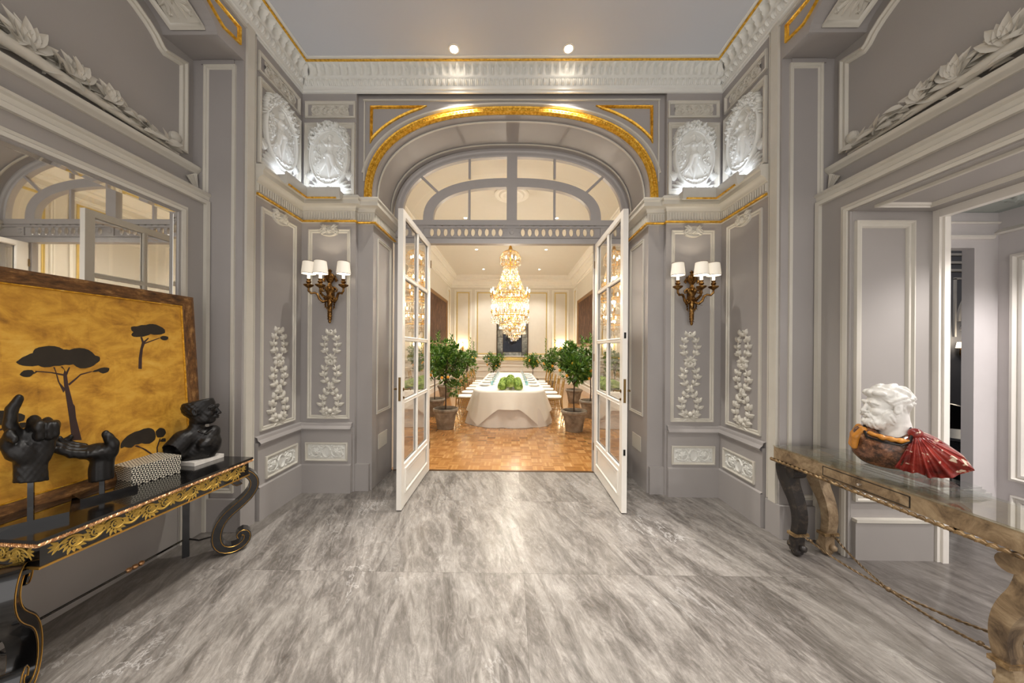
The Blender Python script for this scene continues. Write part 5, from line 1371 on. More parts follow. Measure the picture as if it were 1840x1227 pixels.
# 3: patterned box
bxm = NT('bone_inlay_triangles'); O = bxm.obj(); sp = bxm.n('ShaderNodeSeparateXYZ', None, Vector=O); S_ = .021
nrm = bxm.n('ShaderNodeSeparateXYZ', None, Vector=bxm.n('ShaderNodeTexCoord').outputs['Normal'])
ax_ = bxm.math('GREATER_THAN', bxm.math('ABSOLUTE', nrm.outputs[0]), .5); az_ = bxm.math('GREATER_THAN', bxm.math('ABSOLUTE', nrm.outputs[2]), .5)
def sel(c, a, b): return bxm.math('ADD', bxm.math('MULTIPLY', a, c), bxm.math('MULTIPLY', b, bxm.math('SUBTRACT', 1.0, c)))
uu = bxm.math('DIVIDE', sel(ax_, sp.outputs[1], sp.outputs[0]), S_); vv = bxm.math('DIVIDE', sel(az_, sp.outputs[1], sp.outputs[2]), S_)
fu, fv = bxm.math('FRACT', uu), bxm.math('FRACT', vv); par_ = bxm.math('FLOORED_MODULO', bxm.math('ADD', bxm.math('FLOOR', uu), bxm.math('FLOOR', vv)), 2.0)
cu, cv_ = bxm.math('SUBTRACT', fu, .5), bxm.math('SUBTRACT', fv, .5)
hor = bxm.math('GREATER_THAN', bxm.math('ABSOLUTE', cu), bxm.math('ABSOLUTE', cv_))
tri = bxm.math('ABSOLUTE', bxm.math('SUBTRACT', hor, par_))
ln = bxm.math('LESS_THAN', bxm.math('ABSOLUTE', bxm.math('SUBTRACT', bxm.math('ABSOLUTE', cu), bxm.math('ABSOLUTE', cv_))), .045)
tri = bxm.math('MULTIPLY', tri, bxm.math('SUBTRACT', 1.0, ln))
bxm.p(Base_Color=bxm.mix(tri, lin((24, 22, 20)), lin((226, 220, 202))), Roughness=.35); bxm = bxm.m
b = MB(); b.box(-.115, .115, -.125, .125, 0, .092); bo = b.build('inlaid_box', bxm, smooth=False)
bo.location = (-2.50, 2.145, LT + .001); bo.rotation_euler = (0, 0, math.radians(-14)); tag(bo, 'rectangular box inlaid with black and white triangles on the left console', 'box')
b = MB(); b.box(-.117, .117, -.127, .127, .092, .121); b.build('lid', bxm, bo, smooth=False)
# 4: black bust fragment on white marble slab
wm = NT('white_marble'); nw = wm.noise(wm.pos(), 9, 6, .7, .8); wm.p(Base_Color=wm.ramp(nw, [(.35, (214, 208, 200)), (.6, (238, 233, 226))]), Roughness=.25); wm = wm.m
bt = empty('bust_sculpture', 'black bust on a white marble slab at the far end of the left console', 'sculpture', (-2.435, 2.46, LT + .001))
rotbox(MB(), 0, 0, .17, .215, 0, .028, -.12).build('plinth', wm, bt, smooth=False)
vb = Vector((-2.435, 2.46, 0)).normalized(); ux, wx_ = Vector((vb.y, -vb.x, 0)), Vector((-vb.x, -vb.y, 0))
def head_core(f, l, z, sc=1.0):
    P = (f / sc, l / sc, z / sc)
    d = ell(P, (-.012, 0, .030), (.094, .074, .092))
    d = smin(d, ell(P, (.035, 0, -.030), (.056, .056, .082)), .02)
    d = smin(d, ell(P, (.050, 0, -.088), (.036, .034, .026)), .018)
    for s in (-1, 1):
        d = smin(d, ell(P, (.020, s * .045, -.072), (.045, .016, .030)), .015)
        d = smin(d, ell(P, (.062, s * .036, -.034), (.022, .020, .020)), .012)
        d = smax(d, -ell(P, (.101, s * .031, .000), (.020, .021, .013)), .008)
        d = smin(d, ell(P, (.074, s * .030, -.001), (.0135, .0150, .0105)), .002)
        d = smin(d, chain(P, [(.090, s * .010, .018), (.088, s * .032, .022), (.070, s * .052, .012)], [.008, .009, .007]), .008)
        d = smin(d, chain(P, [(.086, s * .014, .005), (.089, s * .031, .010), (.078, s * .045, .002)], [.004, .0045, .003]), .003)
        e_ = ell(P, (-.008, s * .078, -.010), (.020, .009, .033), .2); e_ = smax(e_, -ell(P, (-.002, s * .088, -.008), (.010, .008, .020), .2), .003); d = smin(d, e_, .004)
        d = smin(d, ell(P, (.100, s * .013, -.040), (.010, .009, .008)), .004)
    d = smin(d, capd(P, (.086, 0, .014), (.108, 0, -.032), .0085, .0115), .007)
    d = smin(d, ell(P, (.113, 0, -.036), (.010, .010, .009)), .006)
    d = smin(d, ell(P, (.088, 0, -.058), (.016, .024, .012)), .008)
    for z_, w_, r_ in ((-.0585, .021, .0058), (-.0700, .018, .0065)):
        d = smin(d, ell(P, (.098, 0, z_), (.011, w_, r_)), .0022)
    d = smax(d, -ell(P, (.108, 0, -.0642), (.006, .020, .0012)), .001)
    return d * sc
def bust1(P):
    K = 1 / 1975.; V_ = 1 / 1411.; U = lambda x, y, w=0.0: ((x - 1000) * K, w, (775 - y) * V_)
    c = U(1005, 240); a = (.92, .39); pu, pw, pz = P[0] - c[0], P[1] - c[1], P[2] - c[2]
    f = pu * a[0] + pw * a[1]; l = -pu * a[1] + pw * a[0]
    d = head_core(f, l, pz, 1.03)
    d = smax(d, pz - (.070 + .20 * f), .004)
    hair = ell((f, l, pz), (-.024, 0, .015), (.094, .082, .088)) + .0025 * np.sin(f * 160) * np.sin(pz * 190 + l * 60); hair = smax(hair, pz - (.070 + .25 * f), .004); hair = smax(hair, f - .02, .004); d = smin(d, hair, .004)
    d = smin(d, chain(P, [U(970, 310), U(955, 430), U(965, 530)], [.048, .044, .056]), .016)
    d = smin(d, ell(P, U(1080, 625, .02), (.082, .075, .110)), .03); d = smin(d, ell(P, U(1140, 500, .0), (.045, .055, .045)), .025)
    d = smin(d, chain(P, [U(940, 520, .0), U(820, 550, .02), U(735, 620, .04)], [.066, .072, .070]), .025)
    d = smin(d, ell(P, U(960, 700, .0), (.11, .07, .085)), .03)
    for s_ in (-1, 1): d = smin(d, ell(P, U(1100 + s_ * 55, 610, .070 - s_ * .02), (.036, .024, .030)), .025)
    d = smin(d, chain(P, [U(985, 470, .065), U(1060, 500, .075), U(1120, 470, .05)], [.004, .004, .003]), .012)
    d = smax(d, -capd(P, U(680, 650, .07), U(760, 640, .035), .062, .045), .004)
    d = smax(d, -(P[2] - .0), .003); d = smax(d, -(P[0] + .205 + .25 * (P[2] - .1)), .004)
    return d + .0007 * np.sin(P[0] * 210) * np.sin(P[2] * 180)
sdf_obj('bust', bust1, (-.24, -.15, -.01), (.15, .17, .47), .0042, dullblack, bt, ((0, 0, .028), tuple(ux), tuple(wx_), (0, 0, 1)))

# ================================================================ RIGHT SIDE: gilt console with glass top, Roman bust
burl = NT('distressed_parchment_wood'); nb = burl.noise(burl.pos(), 7, 7, .7, .6); nb2 = burl.noise(burl.pos(), 45, 3)
burl.p(Base_Color=burl.mix(burl.math('MULTIPLY', nb2, .35), burl.ramp(nb, [(.32, (70, 56, 42)), (.46, (136, 114, 86)), (.6, (172, 150, 118)), (.75, (196, 178, 148))]), lin((84, 66, 46))), Roughness=.5, Metallic=.15); burl = burl.m
blk = NT('worn_black_gesso'); nk_ = blk.noise(blk.pos(), 12, 7, .75, .6); blk.p(Base_Color=blk.ramp(nk_, [(.5, (38, 34, 32)), (.62, (74, 64, 54)), (.74, (150, 132, 104))]), Roughness=.4); blk = blk.m
amber = NT('carved_honey_gilt'); na = amber.noise(amber.pos(), 28, 4); amber.p(Base_Color=amber.ramp(na, [(.3, (72, 54, 34)), (.55, (132, 106, 70)), (.8, (208, 184, 142))]), Roughness=.42, Metallic=.2); amber = amber.m
RT = .845
rt = empty('console_table', 'distressed parchment and gilt console with drawer and glass top along the right wall', 'console table', (2.488, 2.03, 0), rz=math.radians(3.4))
wx, wy0, wy1 = .192, -.72, .73
c = MB(); c.box(-wx, wx, wy0, wy1, RT - .11, RT - .012); c.build('apron', burl, rt, smooth=False)
c = MB(); c.box(-wx - .004, wx + .004, wy0 - .004, wy1 + .004, RT - .0115, RT)
gt = glass('smoked_glass_top', (.86, .88, .84, 1), 1.5, .06); c.build('glass_top', gt, rt, smooth=False)
c = MB(); c.box(-wx - .003, -wx, -.16, .32, RT - .094, RT - .03)
dr = c.build('drawer', burl, rt, smooth=False)
c = MB()
FDr = lambda a, b, n: (-wx - n, a, RT - .062 + b)
c.mould(FDr, rect(-.163, .323, -.034, .034), [(0, 0), (0, .0042), (.004, .0042), (.004, 0)]); c.build('dark_line', simple('dark_inlay_line', (20, 17, 15), .5), dr)
c = MB(); c.lathe([(.004, 0), (.004, .012), (.009, .016), (.008, .024), (0, .026)], (0, 0, 0), 12, lambda x, y, z: FDr(.08 + x, y, z + .003)); c.build('knob', simple('bright_nickel', (210, 206, 200), .2, .9), dr)
c = MB(); rows = []
for side_ in ((-wx - .012, wy0 - .012, -wx - .012, wy1 + .012), (-wx - .012, wy1 + .012, wx, wy1 + .012), (-wx - .012, wy0 - .012, wx, wy0 - .012)):
    x0, y0_, x1, y1_ = side_; L = math.hypot(x1 - x0, y1_ - y0_); n = int(L / .012)
    c.tube([(x0 + (x1 - x0) * i / n, y0_ + (y1_ - y0_) * i / n, RT - .122 + .003 * math.cos(i * PI * .66)) for i in range(n + 1)], [.011 + .004 * math.cos(i * PI * .66) for i in range(n + 1)], 8)
    for i in range(n // 3): c.leaf((x0 + (x1 - x0) * i * 3 / n - .008 * (x0 == x1), y0_ + (y1_ - y0_) * i * 3 / n, RT - .115), ((x1 - x0) / L * .8, (y1_ - y0_) / L * .8, -.5), (-1, 0, .3), .035, .014, .3)
c.build('carved_edge', amber, rt, angle=180, weld=False, fix=False)
lp = [(-.03, .722), (-.045, .68), (-.035, .61), (-.005, .53), (.035, .45), (.06, .37), (.068, .29), (.06, .21), (.045, .14), (.045, .08), (.055, .035)]
wd = [.050, .058, .055, .045, .038, .033, .030, .028, .027, .030, .030]
def cab_leg(px, py, sg, mat, thick=.045):
    m = MB(); n = len(lp); P2 = []; W2 = []
    for i in range(n - 1):
        for u in (0, .33, .66):
            p0, p1, p2, p3 = [Vector(lp[max(0, min(n - 1, i + k))]) for k in (-1, 0, 1, 2)]
            P2.append(.5 * ((2 * p1) + (-p0 + p2) * u + (2 * p0 - 5 * p1 + 4 * p2 - p3) * u * u + (-p0 + 3 * p1 - 3 * p2 + p3) * u ** 3)); W2.append(wd[i] * (1 - u) + wd[i + 1] * u)
    rows = []
    for i, p in enumerate(P2):
        t_ = (P2[min(len(P2) - 1, i + 1)] - P2[max(0, i - 1)]).normalized(); nr_ = Vector((-t_.y, t_.x)); w = W2[i]; q = thick * (.75 + .25 * w / .05)
        def pt(o_, k): r = p + nr_ * o_; return (px + k, py - sg * r.x, r.y)
        rows.append([pt(-w, -q), pt(-w * .6, -q * 1.12), pt(w * .6, -q * 1.12), pt(w, -q), pt(w, q), pt(w * .6, q * 1.12), pt(-w * .6, q * 1.12), pt(-w, q)])
    m.grid(rows, closev=True); m.add(rows[0], [tuple(range(8))]); m.add(rows[-1], [tuple(range(8))[::-1]])
    # volutes at top and knotted foot
    m.lathe([(.02, -thick * 1.15), (.045, -thick * 1.1), (.048, 0), (.045, thick * 1.1), (.02, thick * 1.15)], (0, 0, 0), 18, lambda x, y, z: (px + z, py - sg * (.03 + x), .665 + y))
    m.ball((px, py - sg * .05, .040), .040, 12, sx=1.15, sy=.9, sz=.98, rng=7); m.ball((px - .02, py - sg * .02, .078), .032, 10); m.ball((px + .012, py - sg * .085, .075), .028, 10)
    lg = m.build('leg', mat, rt, angle=50)
    cf = MB(); cf.box(px - .062, px + .062, py - sg * .055 - .034, py - sg * .055 + .034, .168, .19); cf.build('gilt_cuff', amber, lg)
for px, py, sg, mt_ in ((-.135, .62, 1, blk), (.118, .62, 1, burl), (-.135, -.54, -1, burl), (.118, -.54, -1, burl)): cab_leg(px, py, sg, mt_)
c = MB(); kn = Vector((-.04, .05, .115))
for k, (px, py) in enumerate(((-.135, .53), (.118, .53), (-.135, -.45), (.118, -.45))):
    a = Vector((px, py, .185)); N_ = 60; sag = .02
    for st_ in range(2):
        c.tube([tuple(a.lerp(kn, i / N_) + Vector((.0045 * math.cos(i * .9 + st_ * PI), 0, .0045 * math.sin(i * .9 + st_ * PI) - sag * math.sin(PI * i / N_)))) for i in range(N_ + 1)], .0045, 5)
    c.ball(tuple(a.lerp(kn, .12)), .012, 8)
c.ball(tuple(kn), .016, 10)
c.build('rope_stretcher', simple('dark_gilt_rope', (112, 92, 66), .45, .5, var=.35, scale=60), rt, weld=False)

rb_ = empty('roman_bust', 'bust of a bearded man in white marble with red marble drape on the right console', 'sculpture', (2.50, 2.10, RT + .001))
acry = glass('clear_acrylic', (.95, .97, .96, 1), 1.49, .05)
ac = MB(); ac_rows = []
for hw_, hl_, z_ in ((.155, .37, 0), (.155, .37, .020), (.142, .357, .022), (.142, .357, .032), (.132, .347, .034), (.132, .347, .045)):
    ac_rows.append([(.01 + a_ * math.cos(.059) - b_ * math.sin(.059), .06 + a_ * math.sin(.059) + b_ * math.cos(.059), z_) for a_, b_ in ((-hw_, -hl_), (hw_, -hl_), (hw_, hl_), (-hw_, hl_))])
ac.grid(ac_rows, closev=True); ac.add(ac_rows[0], [(0, 1, 2, 3)]); ac.add(ac_rows[-1], [(3, 2, 1, 0)])
tag(ac.build('acrylic_block', acry, smooth=False), 'clear stepped acrylic block under the bust on the right console', 'plinth').location = (2.50, 2.10, RT + .001)
vb = Vector((2.50, 2.10, 0)).normalized(); ux, wx_ = Vector((vb.y, -vb.x, 0)), Vector((-vb.x, -vb.y, 0)); BB = ((0, 0, .047), tuple(ux), tuple(wx_), (0, 0, 1))
whm = NT('carved_white_marble'); nw = whm.noise(whm.pos(), 12, 5, .6); whm.p(Base_Color=whm.ramp(nw, [(.3, (206, 203, 196)), (.7, (236, 234, 228))]), Roughness=.42); whm = whm.m
brec = NT('brown_breccia_marble'); nb = brec.noise(brec.pos(), 22, 9, .8, .3); brec.p(Base_Color=brec.ramp(nb, [(.3, (30, 24, 20)), (.45, (70, 48, 36)), (.58, (128, 86, 62)), (.72, (196, 156, 112))]), Roughness=.18); brec = brec.m
redm = NT('red_marble_with_flecks'); nr1 = redm.noise(redm.pos(), 10, 6, .65, .8); nr2 = redm.noise(redm.pos(), 17, 6, .55, .4)
redm.p(Base_Color=redm.mix(redm.ramp(nr2, [(.60, (0, 0, 0)), (.635, (255, 255, 255))]), redm.ramp(nr1, [(.3, (78, 24, 22)), (.5, (132, 42, 36)), (.7, (168, 66, 54))]), lin((222, 200, 174))), Roughness=.16); redm = redm.m
honey = simple('honey_onyx', (190, 126, 48), .25, var=.25, scale=18)
# head: axes u right, w to camera, v up; everything above the slab
HC = (-.035, .0, .402)
def rhead(P):
    a = (-.84, .54); pu, pw, pz = P[0] - HC[0], P[1] - HC[1], P[2] - HC[2]
    f = pu * a[0] + pw * a[1]; l = -pu * a[1] + pw * a[0]; sc = 1.06
    d = head_core(f, l, pz, sc)
    X, Y, Z = f / sc, l / sc, pz / sc
    ang = np.arctan2(Z - .03, X + .01); cur = np.sin(95 * X + 5 * np.sin(60 * Y + 30 * Z)) * np.sin(85 * Z + 4 * np.sin(70 * X)) * np.sin(80 * Y + 3 * np.sin(60 * Z))
    lock = np.abs(np.sin(46 * X + 30 * Z + 1.8 * np.sin(44 * Z + 26 * Y))) * np.abs(np.sin(44 * Z - 24 * X + 40 * Y + 1.8 * np.sin(40 * X)))
    hair = ell((X, Y, Z), (-.018, 0, .040), (.104, .086, .096)) - .013 * lock + .004 - .003 * cur
    hl = Z - (.060 - 1.0 * np.maximum(0, -(X - .055)) - .15 * np.abs(Y)); hair = smax(hair, -hl, .006); fr_ = ell((X, Y, Z), (.050, 0, .078), (.040, .070, .020)) - .007 * np.abs(np.sin(62 * Y + 1.5 * np.sin(60 * X))); d = smin(d, fr_, .008)
    d = smin(d, hair, .005)
    bd = ell((X, Y, Z), (.048, 0, -.100), (.052, .060, .050)); bd = smin(bd, ell((X, Y, Z), (.020, .055, -.060), (.035, .022, .048)), .015); bd = smin(bd, ell((X, Y, Z), (.020, -.055, -.060), (.035, .022, .048)), .015)
    mo = chain((X, Y, Z), [(.104, 0, -.052), (.098, .022, -.060), (.080, .036, -.078)], [.007, .008, .006]); mo = smin(mo, chain((X, Y, Z), [(.104, 0, -.052), (.098, -.022, -.060), (.080, -.036, -.078)], [.007, .008, .006]), .004)
    ch = ell((X, Y, Z), (.082, 0, -.104), (.028, .030, .026)); bd = smin(bd, ch, .01)
    cur2 = 2.2 * np.abs(np.sin(60 * X + 2.5 * np.sin(70 * Y + 40 * Z))) * np.abs(np.sin(66 * Z + 2.5 * np.sin(60 * X + 50 * Y))) - .6
    bd = smin(bd, mo, .006) - .0030 * cur2; d = smin(d, bd * sc, .004)
    d = smin(d, chain((pu, pw, pz), [(.035, -.01, -.05), (.045, -.02, -.13), (.04, -.02, -.25)], [.062, .064, .10]), .018)
    return smax(d, -(pz + .235), .003)
sdf_obj('head', rhead, (-.20, -.15, .12), (.15, .15, .60), .0042, whm, rb_, BB)
def torso(P):
    d = ell(P, (-.035, 0, .10), (.155, .105, .115)); d = smin(d, ell(P, (-.12, .01, .20), (.062, .075, .060)), .03); d = smin(d, ell(P, (-.035, .075, .145), (.095, .045, .075)), .03)
    d = smin(d, ell(P, (.07, -.01, .17), (.10, .09, .09)), .03); d = smax(d, -(P[2] - .002), .004)
    d = smax(d, -ell(P, (-.012, .02, .31), (.088, .105, .105)), .006)
    return d + .0015 * np.sin(P[0] * 60) * np.sin(P[2] * 70)
sdf_obj('cuirass', torso, (-.24, -.16, -.01), (.22, .16, .30), .0055, brec, rb_, BB)
def collar(P):
    d = chain(P, [(-.105, .085, .222), (-.045, .112, .208), (.02, .112, .203), (.055, .095, .205)], [.012, .014, .014, .012]); return d + .0025 * np.sin(P[0] * 150)
sdf_obj('collar_band', collar, (-.14, .04, .16), (.10, .16, .26), .0045, honey, rb_, BB)
def straps(P):
    d = None
    for k in range(4):
        q = chain(P, [(-.155 + .008 * k, -.04 + .035 * k, .235), (-.178 + .004 * k, -.04 + .035 * k, .18), (-.190 + .006 * k, -.035 + .03 * k, .11)], [.020, .020, .017]); d = q if d is None else smin(d, q, .003)
    return d
sdf_obj('shoulder_strap', straps, (-.24, -.10, .06), (-.10, .13, .28), .0045, honey, rb_, BB)
# drape: a fan of folds from the shoulder knot
A_ = Vector((.085, .03, .262)); bnd = [(-.005, .20), (-.02, .135), (-.025, .085), (.0, .03), (.04, .006), (.09, .016), (.13, -.018 + .02), (.18, .006), (.235, .035), (.295, .085), (.265, .14), (.21, .19), (.165, .228), (.12, .25)]
dm = MB(); nT, nR = 220, 26
def bpt(t):
    q = t * (len(bnd) - 1); i = min(len(bnd) - 2, int(q)); u = q - i; return Vector(bnd[i]).lerp(Vector(bnd[i + 1]), u)
for back in (0, 1):
    rows = []
    for i in range(nT + 1):
        t = i / nT; B_ = bpt(t); row = []
        for j in range(nR + 1):
            r = j / nR; x = A_.x + (B_.x - A_.x) * r; z = A_.z + (B_.y - A_.z) * r
            fold = (math.sin(2 * PI * 9 * t) + .45 * math.sin(2 * PI * 17 * t + 1)) * .017 * (r ** .9) * math.sin(PI * min(1, max(.0, t * 1.0))) ** .4
            bul = .070 * math.sin(PI * min(1, r ** .75)) * math.sin(PI * (t * .86 + .07)) + .03 + .085 * r * max(0, math.sin(PI * min(1, t / .85)))
            w = bul + fold if not back else -.035 * math.sin(PI * r) - .02
            row.append((x, w - .03 * r + (.0 if not back else -.02), z))
        rows.append(row)
    dm.grid(rows)
n_ = (nT + 1) * (nR + 1)
for i in range(nT): a = i * (nR + 1) + nR; dm.f.append((a, a + nR + 1, a + nR + 1 + n_, a + n_))
for j in range(nR):
    dm.f.append((j, j + 1, j + 1 + n_, j + n_)); a = nT * (nR + 1) + j; dm.f.append((a, a + 1, a + 1 + n_, a + n_))
dm.v = [tuple(Vector(BB[0]) + ux * v[0] + wx_ * v[1] + Vector((0, 0, v[2]))) for v in dm.v]
dm.build('drape', redm, rb_, angle=60)
nt_ = MB(); nt_.tube([tuple(Vector(BB[0]) + ux * u_ + wx_ * w_ + Vector((0, 0, z_))) for u_, w_, z_ in ((-.125, .03, .275), (-.128, .075, .235), (-.115, .100, .195), (-.04, .126, .182), (.03, .124, .178), (.062, .10, .20), (.075, .06, .255), (.06, -.02, .285))], .0075, 8); nt_.build('neck_trim', simple('black_marble', (22, 20, 19), .15), rb_)
kn_ = MB(); kn_.ball(tuple(Vector(BB[0]) + ux * .085 + wx_ * .05 + Vector((0, 0, .25))), .034, 14, rng=8)
kn_.build('drape_knot', redm, rb_)
# ================================================================ beyond the opening on the right
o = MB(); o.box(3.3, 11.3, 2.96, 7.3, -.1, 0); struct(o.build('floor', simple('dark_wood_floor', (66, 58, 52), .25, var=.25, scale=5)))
o = MB(); o.box(4.6, 9.5, -1.6, 2.96, -.1, 0); struct(o.build('floor', M['marble']))
white = simple('lilac_white_paint', (214, 209, 208), .45, var=.02)
o = MB()
o.box(4.13, 4.42, 2.88, 2.96, 0, 3.3); o.box(3.42, 4.13, 2.88, 2.96, 2.585, 3.3)
wf = struct(o.build('wall_lobby_front', white, smooth=False))
Fd = lambda a, b, n: (a, 2.88 - n, b)
t = MB(); t.mould(Fd, [(3.5, 2.66), (4.275, 2.66)], [(0, 0), (0, .02), (.012, .03), (.03, .03), (.04, .0)], closed=False); t.mould(Fd, [(3.5, 2.80), (4.34, 2.80)], [(0, 0), (0, .012), (.012, .02), (.024, .0)], closed=False)
t.build('lintel_moulding', M['doorwhite'], wf)
o = MB(); o.box(4.34, 4.44, -1.6, 2.88, 0, 3.3); wl = struct(o.build('wall_lobby_right', white, smooth=False))
Fr = lambda a, b, n: (4.34 - n, a, b)
t = MB(); t.mould(Fr, rect(1.3, 2.79, .55, 2.50), pprof(.075, .04)); t.mould(Fr, rect(1.3, 2.79, .12, .42), pprof(.05, .025)); t.mould(Fr, [(0, 2.70), (2.88, 2.70)], [(0, 0), (0, .03), (.015, .04), (.05, .0)], closed=False)
t.build('panel_moulding', M['doorwhite'], wl)
o = MB(); o.box(3.40, 4.6, -1.6, 2.96, 3.3, 3.36); struct(o.build('ceiling', M['ceiling']))
o = MB(); o.box(3.44, 4.34, -1.6, 2.879, 2.90, 2.93); lobc = struct(o.build('trim_6', simple('pale_green_grey_paint', (160, 168, 164), .5)))
R_ = Relief(.7, .9, 120, 150); R_.H[:] = .002
rr = random.Random(9)
for k in range(10):
    x, y = -.3 + .15 * (k % 5), -.3 + .5 * (k // 5); R_.rosette(x, y, .055, 7, .02, .003)
    for q in range(5): R_.leaf(x, y, rr.uniform(0, 6.28), .11, .035, .016, .002)
tag(R_.mesh(MB(), lambda a, b, n: (a, b, 2.899 - n), 3.90, 2.40, None).build('ceiling_relief', simple('pale_green_plaster', (176, 182, 176), .5), angle=180), 'pale leafy plaster relief on the ceiling beyond the right opening', 'plaster relief')
# the dark room seen through the narrow gap
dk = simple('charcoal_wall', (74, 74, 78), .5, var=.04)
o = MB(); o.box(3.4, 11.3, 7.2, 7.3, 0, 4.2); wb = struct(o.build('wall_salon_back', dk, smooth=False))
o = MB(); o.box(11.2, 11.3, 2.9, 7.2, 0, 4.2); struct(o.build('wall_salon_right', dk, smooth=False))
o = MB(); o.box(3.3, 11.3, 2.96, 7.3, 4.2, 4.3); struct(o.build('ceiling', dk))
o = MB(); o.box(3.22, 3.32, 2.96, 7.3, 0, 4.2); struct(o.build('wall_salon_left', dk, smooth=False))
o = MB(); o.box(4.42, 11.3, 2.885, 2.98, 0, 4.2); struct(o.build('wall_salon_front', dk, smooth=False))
gt_ = simple('grey_salon_trim', (142, 138, 134), .5)
Fb = lambda a, b, n: (a, 7.2 - n, b)
t = MB()
for z in (3.45, 3.62, 3.80, 3.98): t.fbox(Fb, 3.4, 11.2, z, z + .05, 0, .07)
t.fbox(Fb, 9.86, 9.90, 2.0, 3.3, 0, .03); t.fbox(Fb, 9.86, 10.6, 3.28, 3.32, 0, .03)
arc_ = [(10.55 + .62 * math.cos(a_), 2.35 + .80 * math.sin(a_)) for a_ in [PI * .5 + PI * .5 * k / 20 for k in range(21)]]
t.mould(Fb, arc_, [(0, 0), (0, .04), (.05, .04), (.05, 0)], closed=False)
arc_ = [(10.55 + .55 * math.cos(a_), 2.15 + .25 * math.sin(a_)) for a_ in [PI * k / 20 for k in range(21)]]
t.mould(Fb, arc_, [(0, 0), (0, .03), (.04, .03), (.04, 0)], closed=False)
t.build('salon_moulding', gt_, wb)
o = MB(); o.fbox(Fb, 10.13, 11.0, 0.02, 1.62, .001, .03)
dd_ = struct(o.build('door_3', simple('pale_salon_door', (176, 176, 178), .45), smooth=False))
h = MB(); h.ball(Fb(10.22, .88, .05), .03, 8); h.ball(Fb(10.22, .78, .05), .022, 8); h.build('door_handle', simple('black_iron', (20, 20, 20), .4, .5), dd_)
sl = empty('salon_sconce', 'tiny lit sconce with white shades on the dark wall through the narrow gap', 'wall lamp', (9.98, 7.2, 1.72))
a = MB(); a.lathe([(0, -.22), (.04, -.1), (.03, .0), (.05, .1), (0, .2)], (0, -.05, 0), 10, sy=.6)
for q in (-.16, .02, .17): a.tube([(0, -.06, -.05), (q * .6, -.12, -.1), (q, -.16, 0)], .012, 6)
a.build('bracket', ormolu, sl)
for q in (-.16, .02, .17):
    b = MB(); b.lathe([(.075, .03), (.055, .16)], (q, -.16, 0), 16); b.build('lamp_shade', emit('salon_shade_glow_%d' % int(q * 100 + 20), (255, 240, 214), 2.5), sl)
dgl = simple('dark_blue_lacquer', (34, 38, 46), .15, Coat_Weight=.5)
dt = empty('drum_table', 'dark lacquered drum table with pale rim in the gap beyond the right opening', 'table', (4.98, 3.52, 0))
MB().lathe([(.33, 0), (.34, .02), (.34, .70), (.33, .72)], seg=40).build('drum', dgl, dt); MB().lathe([(.0, .721), (.37, .721), (.375, .735), (.365, .75), (0, .75)], seg=40).build('rim_top', simple('pale_rim', (120, 122, 126), .2), dt)
ac_ = empty('tub_chair', 'black tub armchair in the dark room seen through the narrow gap', 'chair', (7.05, 5.0, 0))
m = MB(); rows = []
for k in range(25):
    a_ = PI * .1 + PI * 1.3 * k / 24 + .6; hgt = .62 + .26 * math.sin(PI * k / 24); r0, r1 = .36, .28
    rows.append([(r0 * math.cos(a_), r0 * math.sin(a_), .16), (r0 * 1.1 * math.cos(a_), r0 * 1.1 * math.sin(a_), hgt), (r1 * 1.1 * math.cos(a_), r1 * 1.1 * math.sin(a_), hgt), (r1 * math.cos(a_), r1 * math.sin(a_), .16)])
m.grid(rows, closev=True); m.add(rows[0], [(0, 1, 2, 3)]); m.add(rows[-1], [(3, 2, 1, 0)]); m.build('backrest', simple('black_leather', (22, 22, 24), .3), ac_)
MB().lathe([(.0, .2), (.30, .2), (.32, .3), (.30, .42), (0, .44)], seg=28).build('seat', simple('grey_upholstery', (78, 78, 80), .6), ac_)
for q in range(4): MB().tube([(.22 * math.cos(q * PI / 2 + .78), .22 * math.sin(q * PI / 2 + .78), 0), (.24 * math.cos(q * PI / 2 + .78), .24 * math.sin(q * PI / 2 + .78), .21)], [.014, .022], 8).build('leg', simple('black_wood_%d' % q, (18, 17, 16), .4), ac_)
# ================================================================ camera
cd = bpy.data.cameras.new('camera'); cam = bpy.data.objects.new('camera', cd); COL.objects.link(cam)
psi, rho, fpx = math.radians(.6), math.radians(.38), 570.0
R0 = Vector((math.cos(psi), math.sin(psi), 0)); Fw = Vector((-math.sin(psi), math.cos(psi), 0)); Zu = Vector((0, 0, 1))
Rr = R0 * math.cos(rho) + Zu * math.sin(rho); Uu = Zu * math.cos(rho) - R0 * math.sin(rho)
mt = Matrix((Rr, Uu, -Fw)).transposed().to_4x4(); mt.translation = (0, 0, 1.65); cam.matrix_world = mt
cd.sensor_width = 36; cd.lens = fpx / 1840 * 36
cd.shift_x = (920 - 914.03) / 1840; cd.shift_y = (627.96 - 613.5) / 1840
cd.clip_start = .05; cd.clip_end = 200
SC.camera = cam
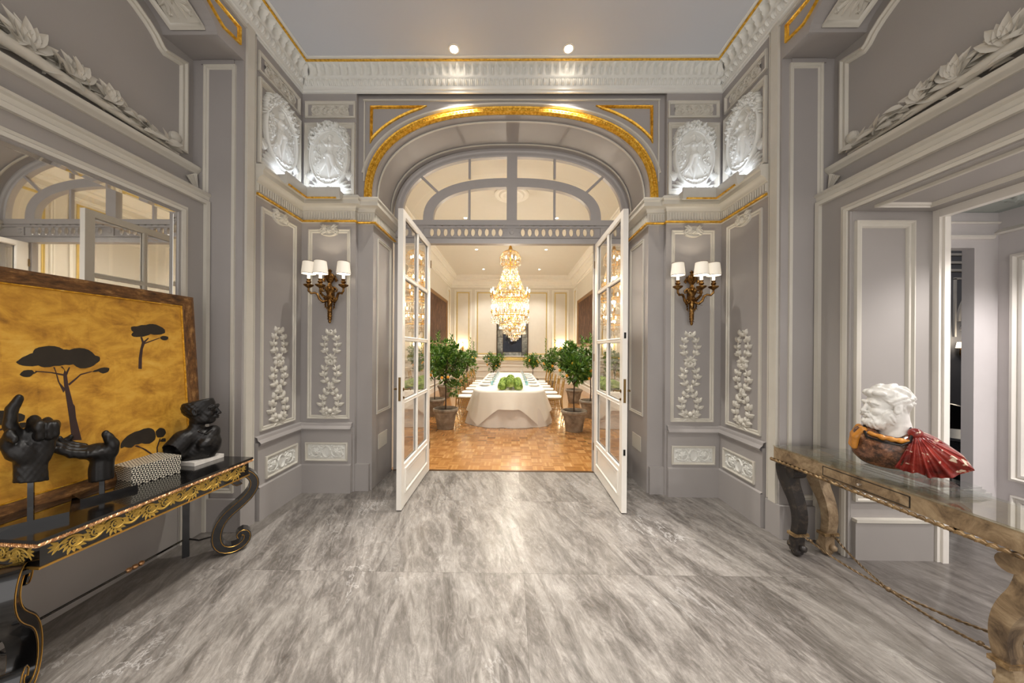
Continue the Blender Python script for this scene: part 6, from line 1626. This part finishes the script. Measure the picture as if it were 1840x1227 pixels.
# ================================================================ light
def lamp(name, typ, loc, energy, col=(1, 1, 1), size=.1, rot=None, **kw):
    l = bpy.data.lights.new(name, typ); l.energy = energy; l.color = col
    if typ == 'AREA': l.size = size
    else: l.shadow_soft_size = size
    for k, v in kw.items(): setattr(l, k, v)
    o = bpy.data.objects.new(name, l); COL.objects.link(o); o.location = loc
    if rot: o.rotation_euler = rot
    return o
W = bpy.data.worlds.new('world'); SC.world = W; W.use_nodes = True
W.node_tree.nodes['Background'].inputs[0].default_value = (1.0, .955, .92, 1)
W.node_tree.nodes['Background'].inputs[1].default_value = 1.6
for x in (-.645, .585):
    for y in (3.40, 1.7, .2):
        lamp('downlight_and_fill_beam', 'SPOT', (x, y, 4.85), 330, (1, .95, .88), .04, spot_size=math.radians(84), spot_blend=1.0)  # far pair sits at the built fixtures; the nearer rows are added fill
vs = SC.view_settings; vs.view_transform = 'Standard'; vs.look = 'None'; vs.exposure = .1; vs.gamma = 1; vs.use_curve_mapping = False
for x, y in ((-.05, 7.3), (.09, 12.4)):
    for z, e in ((2.75, 60), (3.3, 35), (2.3, 30)):
        lamp('chandelier_glow', 'POINT', (x, y, z), e * 1.1, (1, .92, .80), .04)
for x in (-1.29, 1.19):
    for y in (5.9, 8.61, 11.31, 14.1): lamp('dining_downlight_beam', 'SPOT', (x, y, 5.19), 230, (1, .95, .88), .05, spot_size=math.radians(110), spot_blend=.6)
for x in (-2.41, 2.37): lamp('sconce_glow', 'POINT', (x, 15.25, 1.95), 6, (1, .78, .5), .08)
for x, y in ((3.85, 1.7), (3.85, .3)): lamp('lobby_downlight', 'SPOT', (x, y, 2.86), 130, (1, .95, .94), .05, spot_size=math.radians(130), spot_blend=.5)
lamp('salon_lamp', 'POINT', (9.98, 6.9, 1.95), 12, (1, .85, .65), .08); lamp('salon_fill', 'POINT', (7.5, 5, 3.8), 260, (1, .95, .9), .2)  # point high in the salon is added fill without a fixture
for s in (-1, 1):
    for ax, ay in ((.195, .13), (-.195, .13), (0, .235)): lamp('sconce_lamp', 'POINT', (XC + s * 2.045 + ax, YB - ay, 2.24 + .30), 4.0, (1, .86, .66), .012)
SC.cycles.transparent_max_bounces = 24
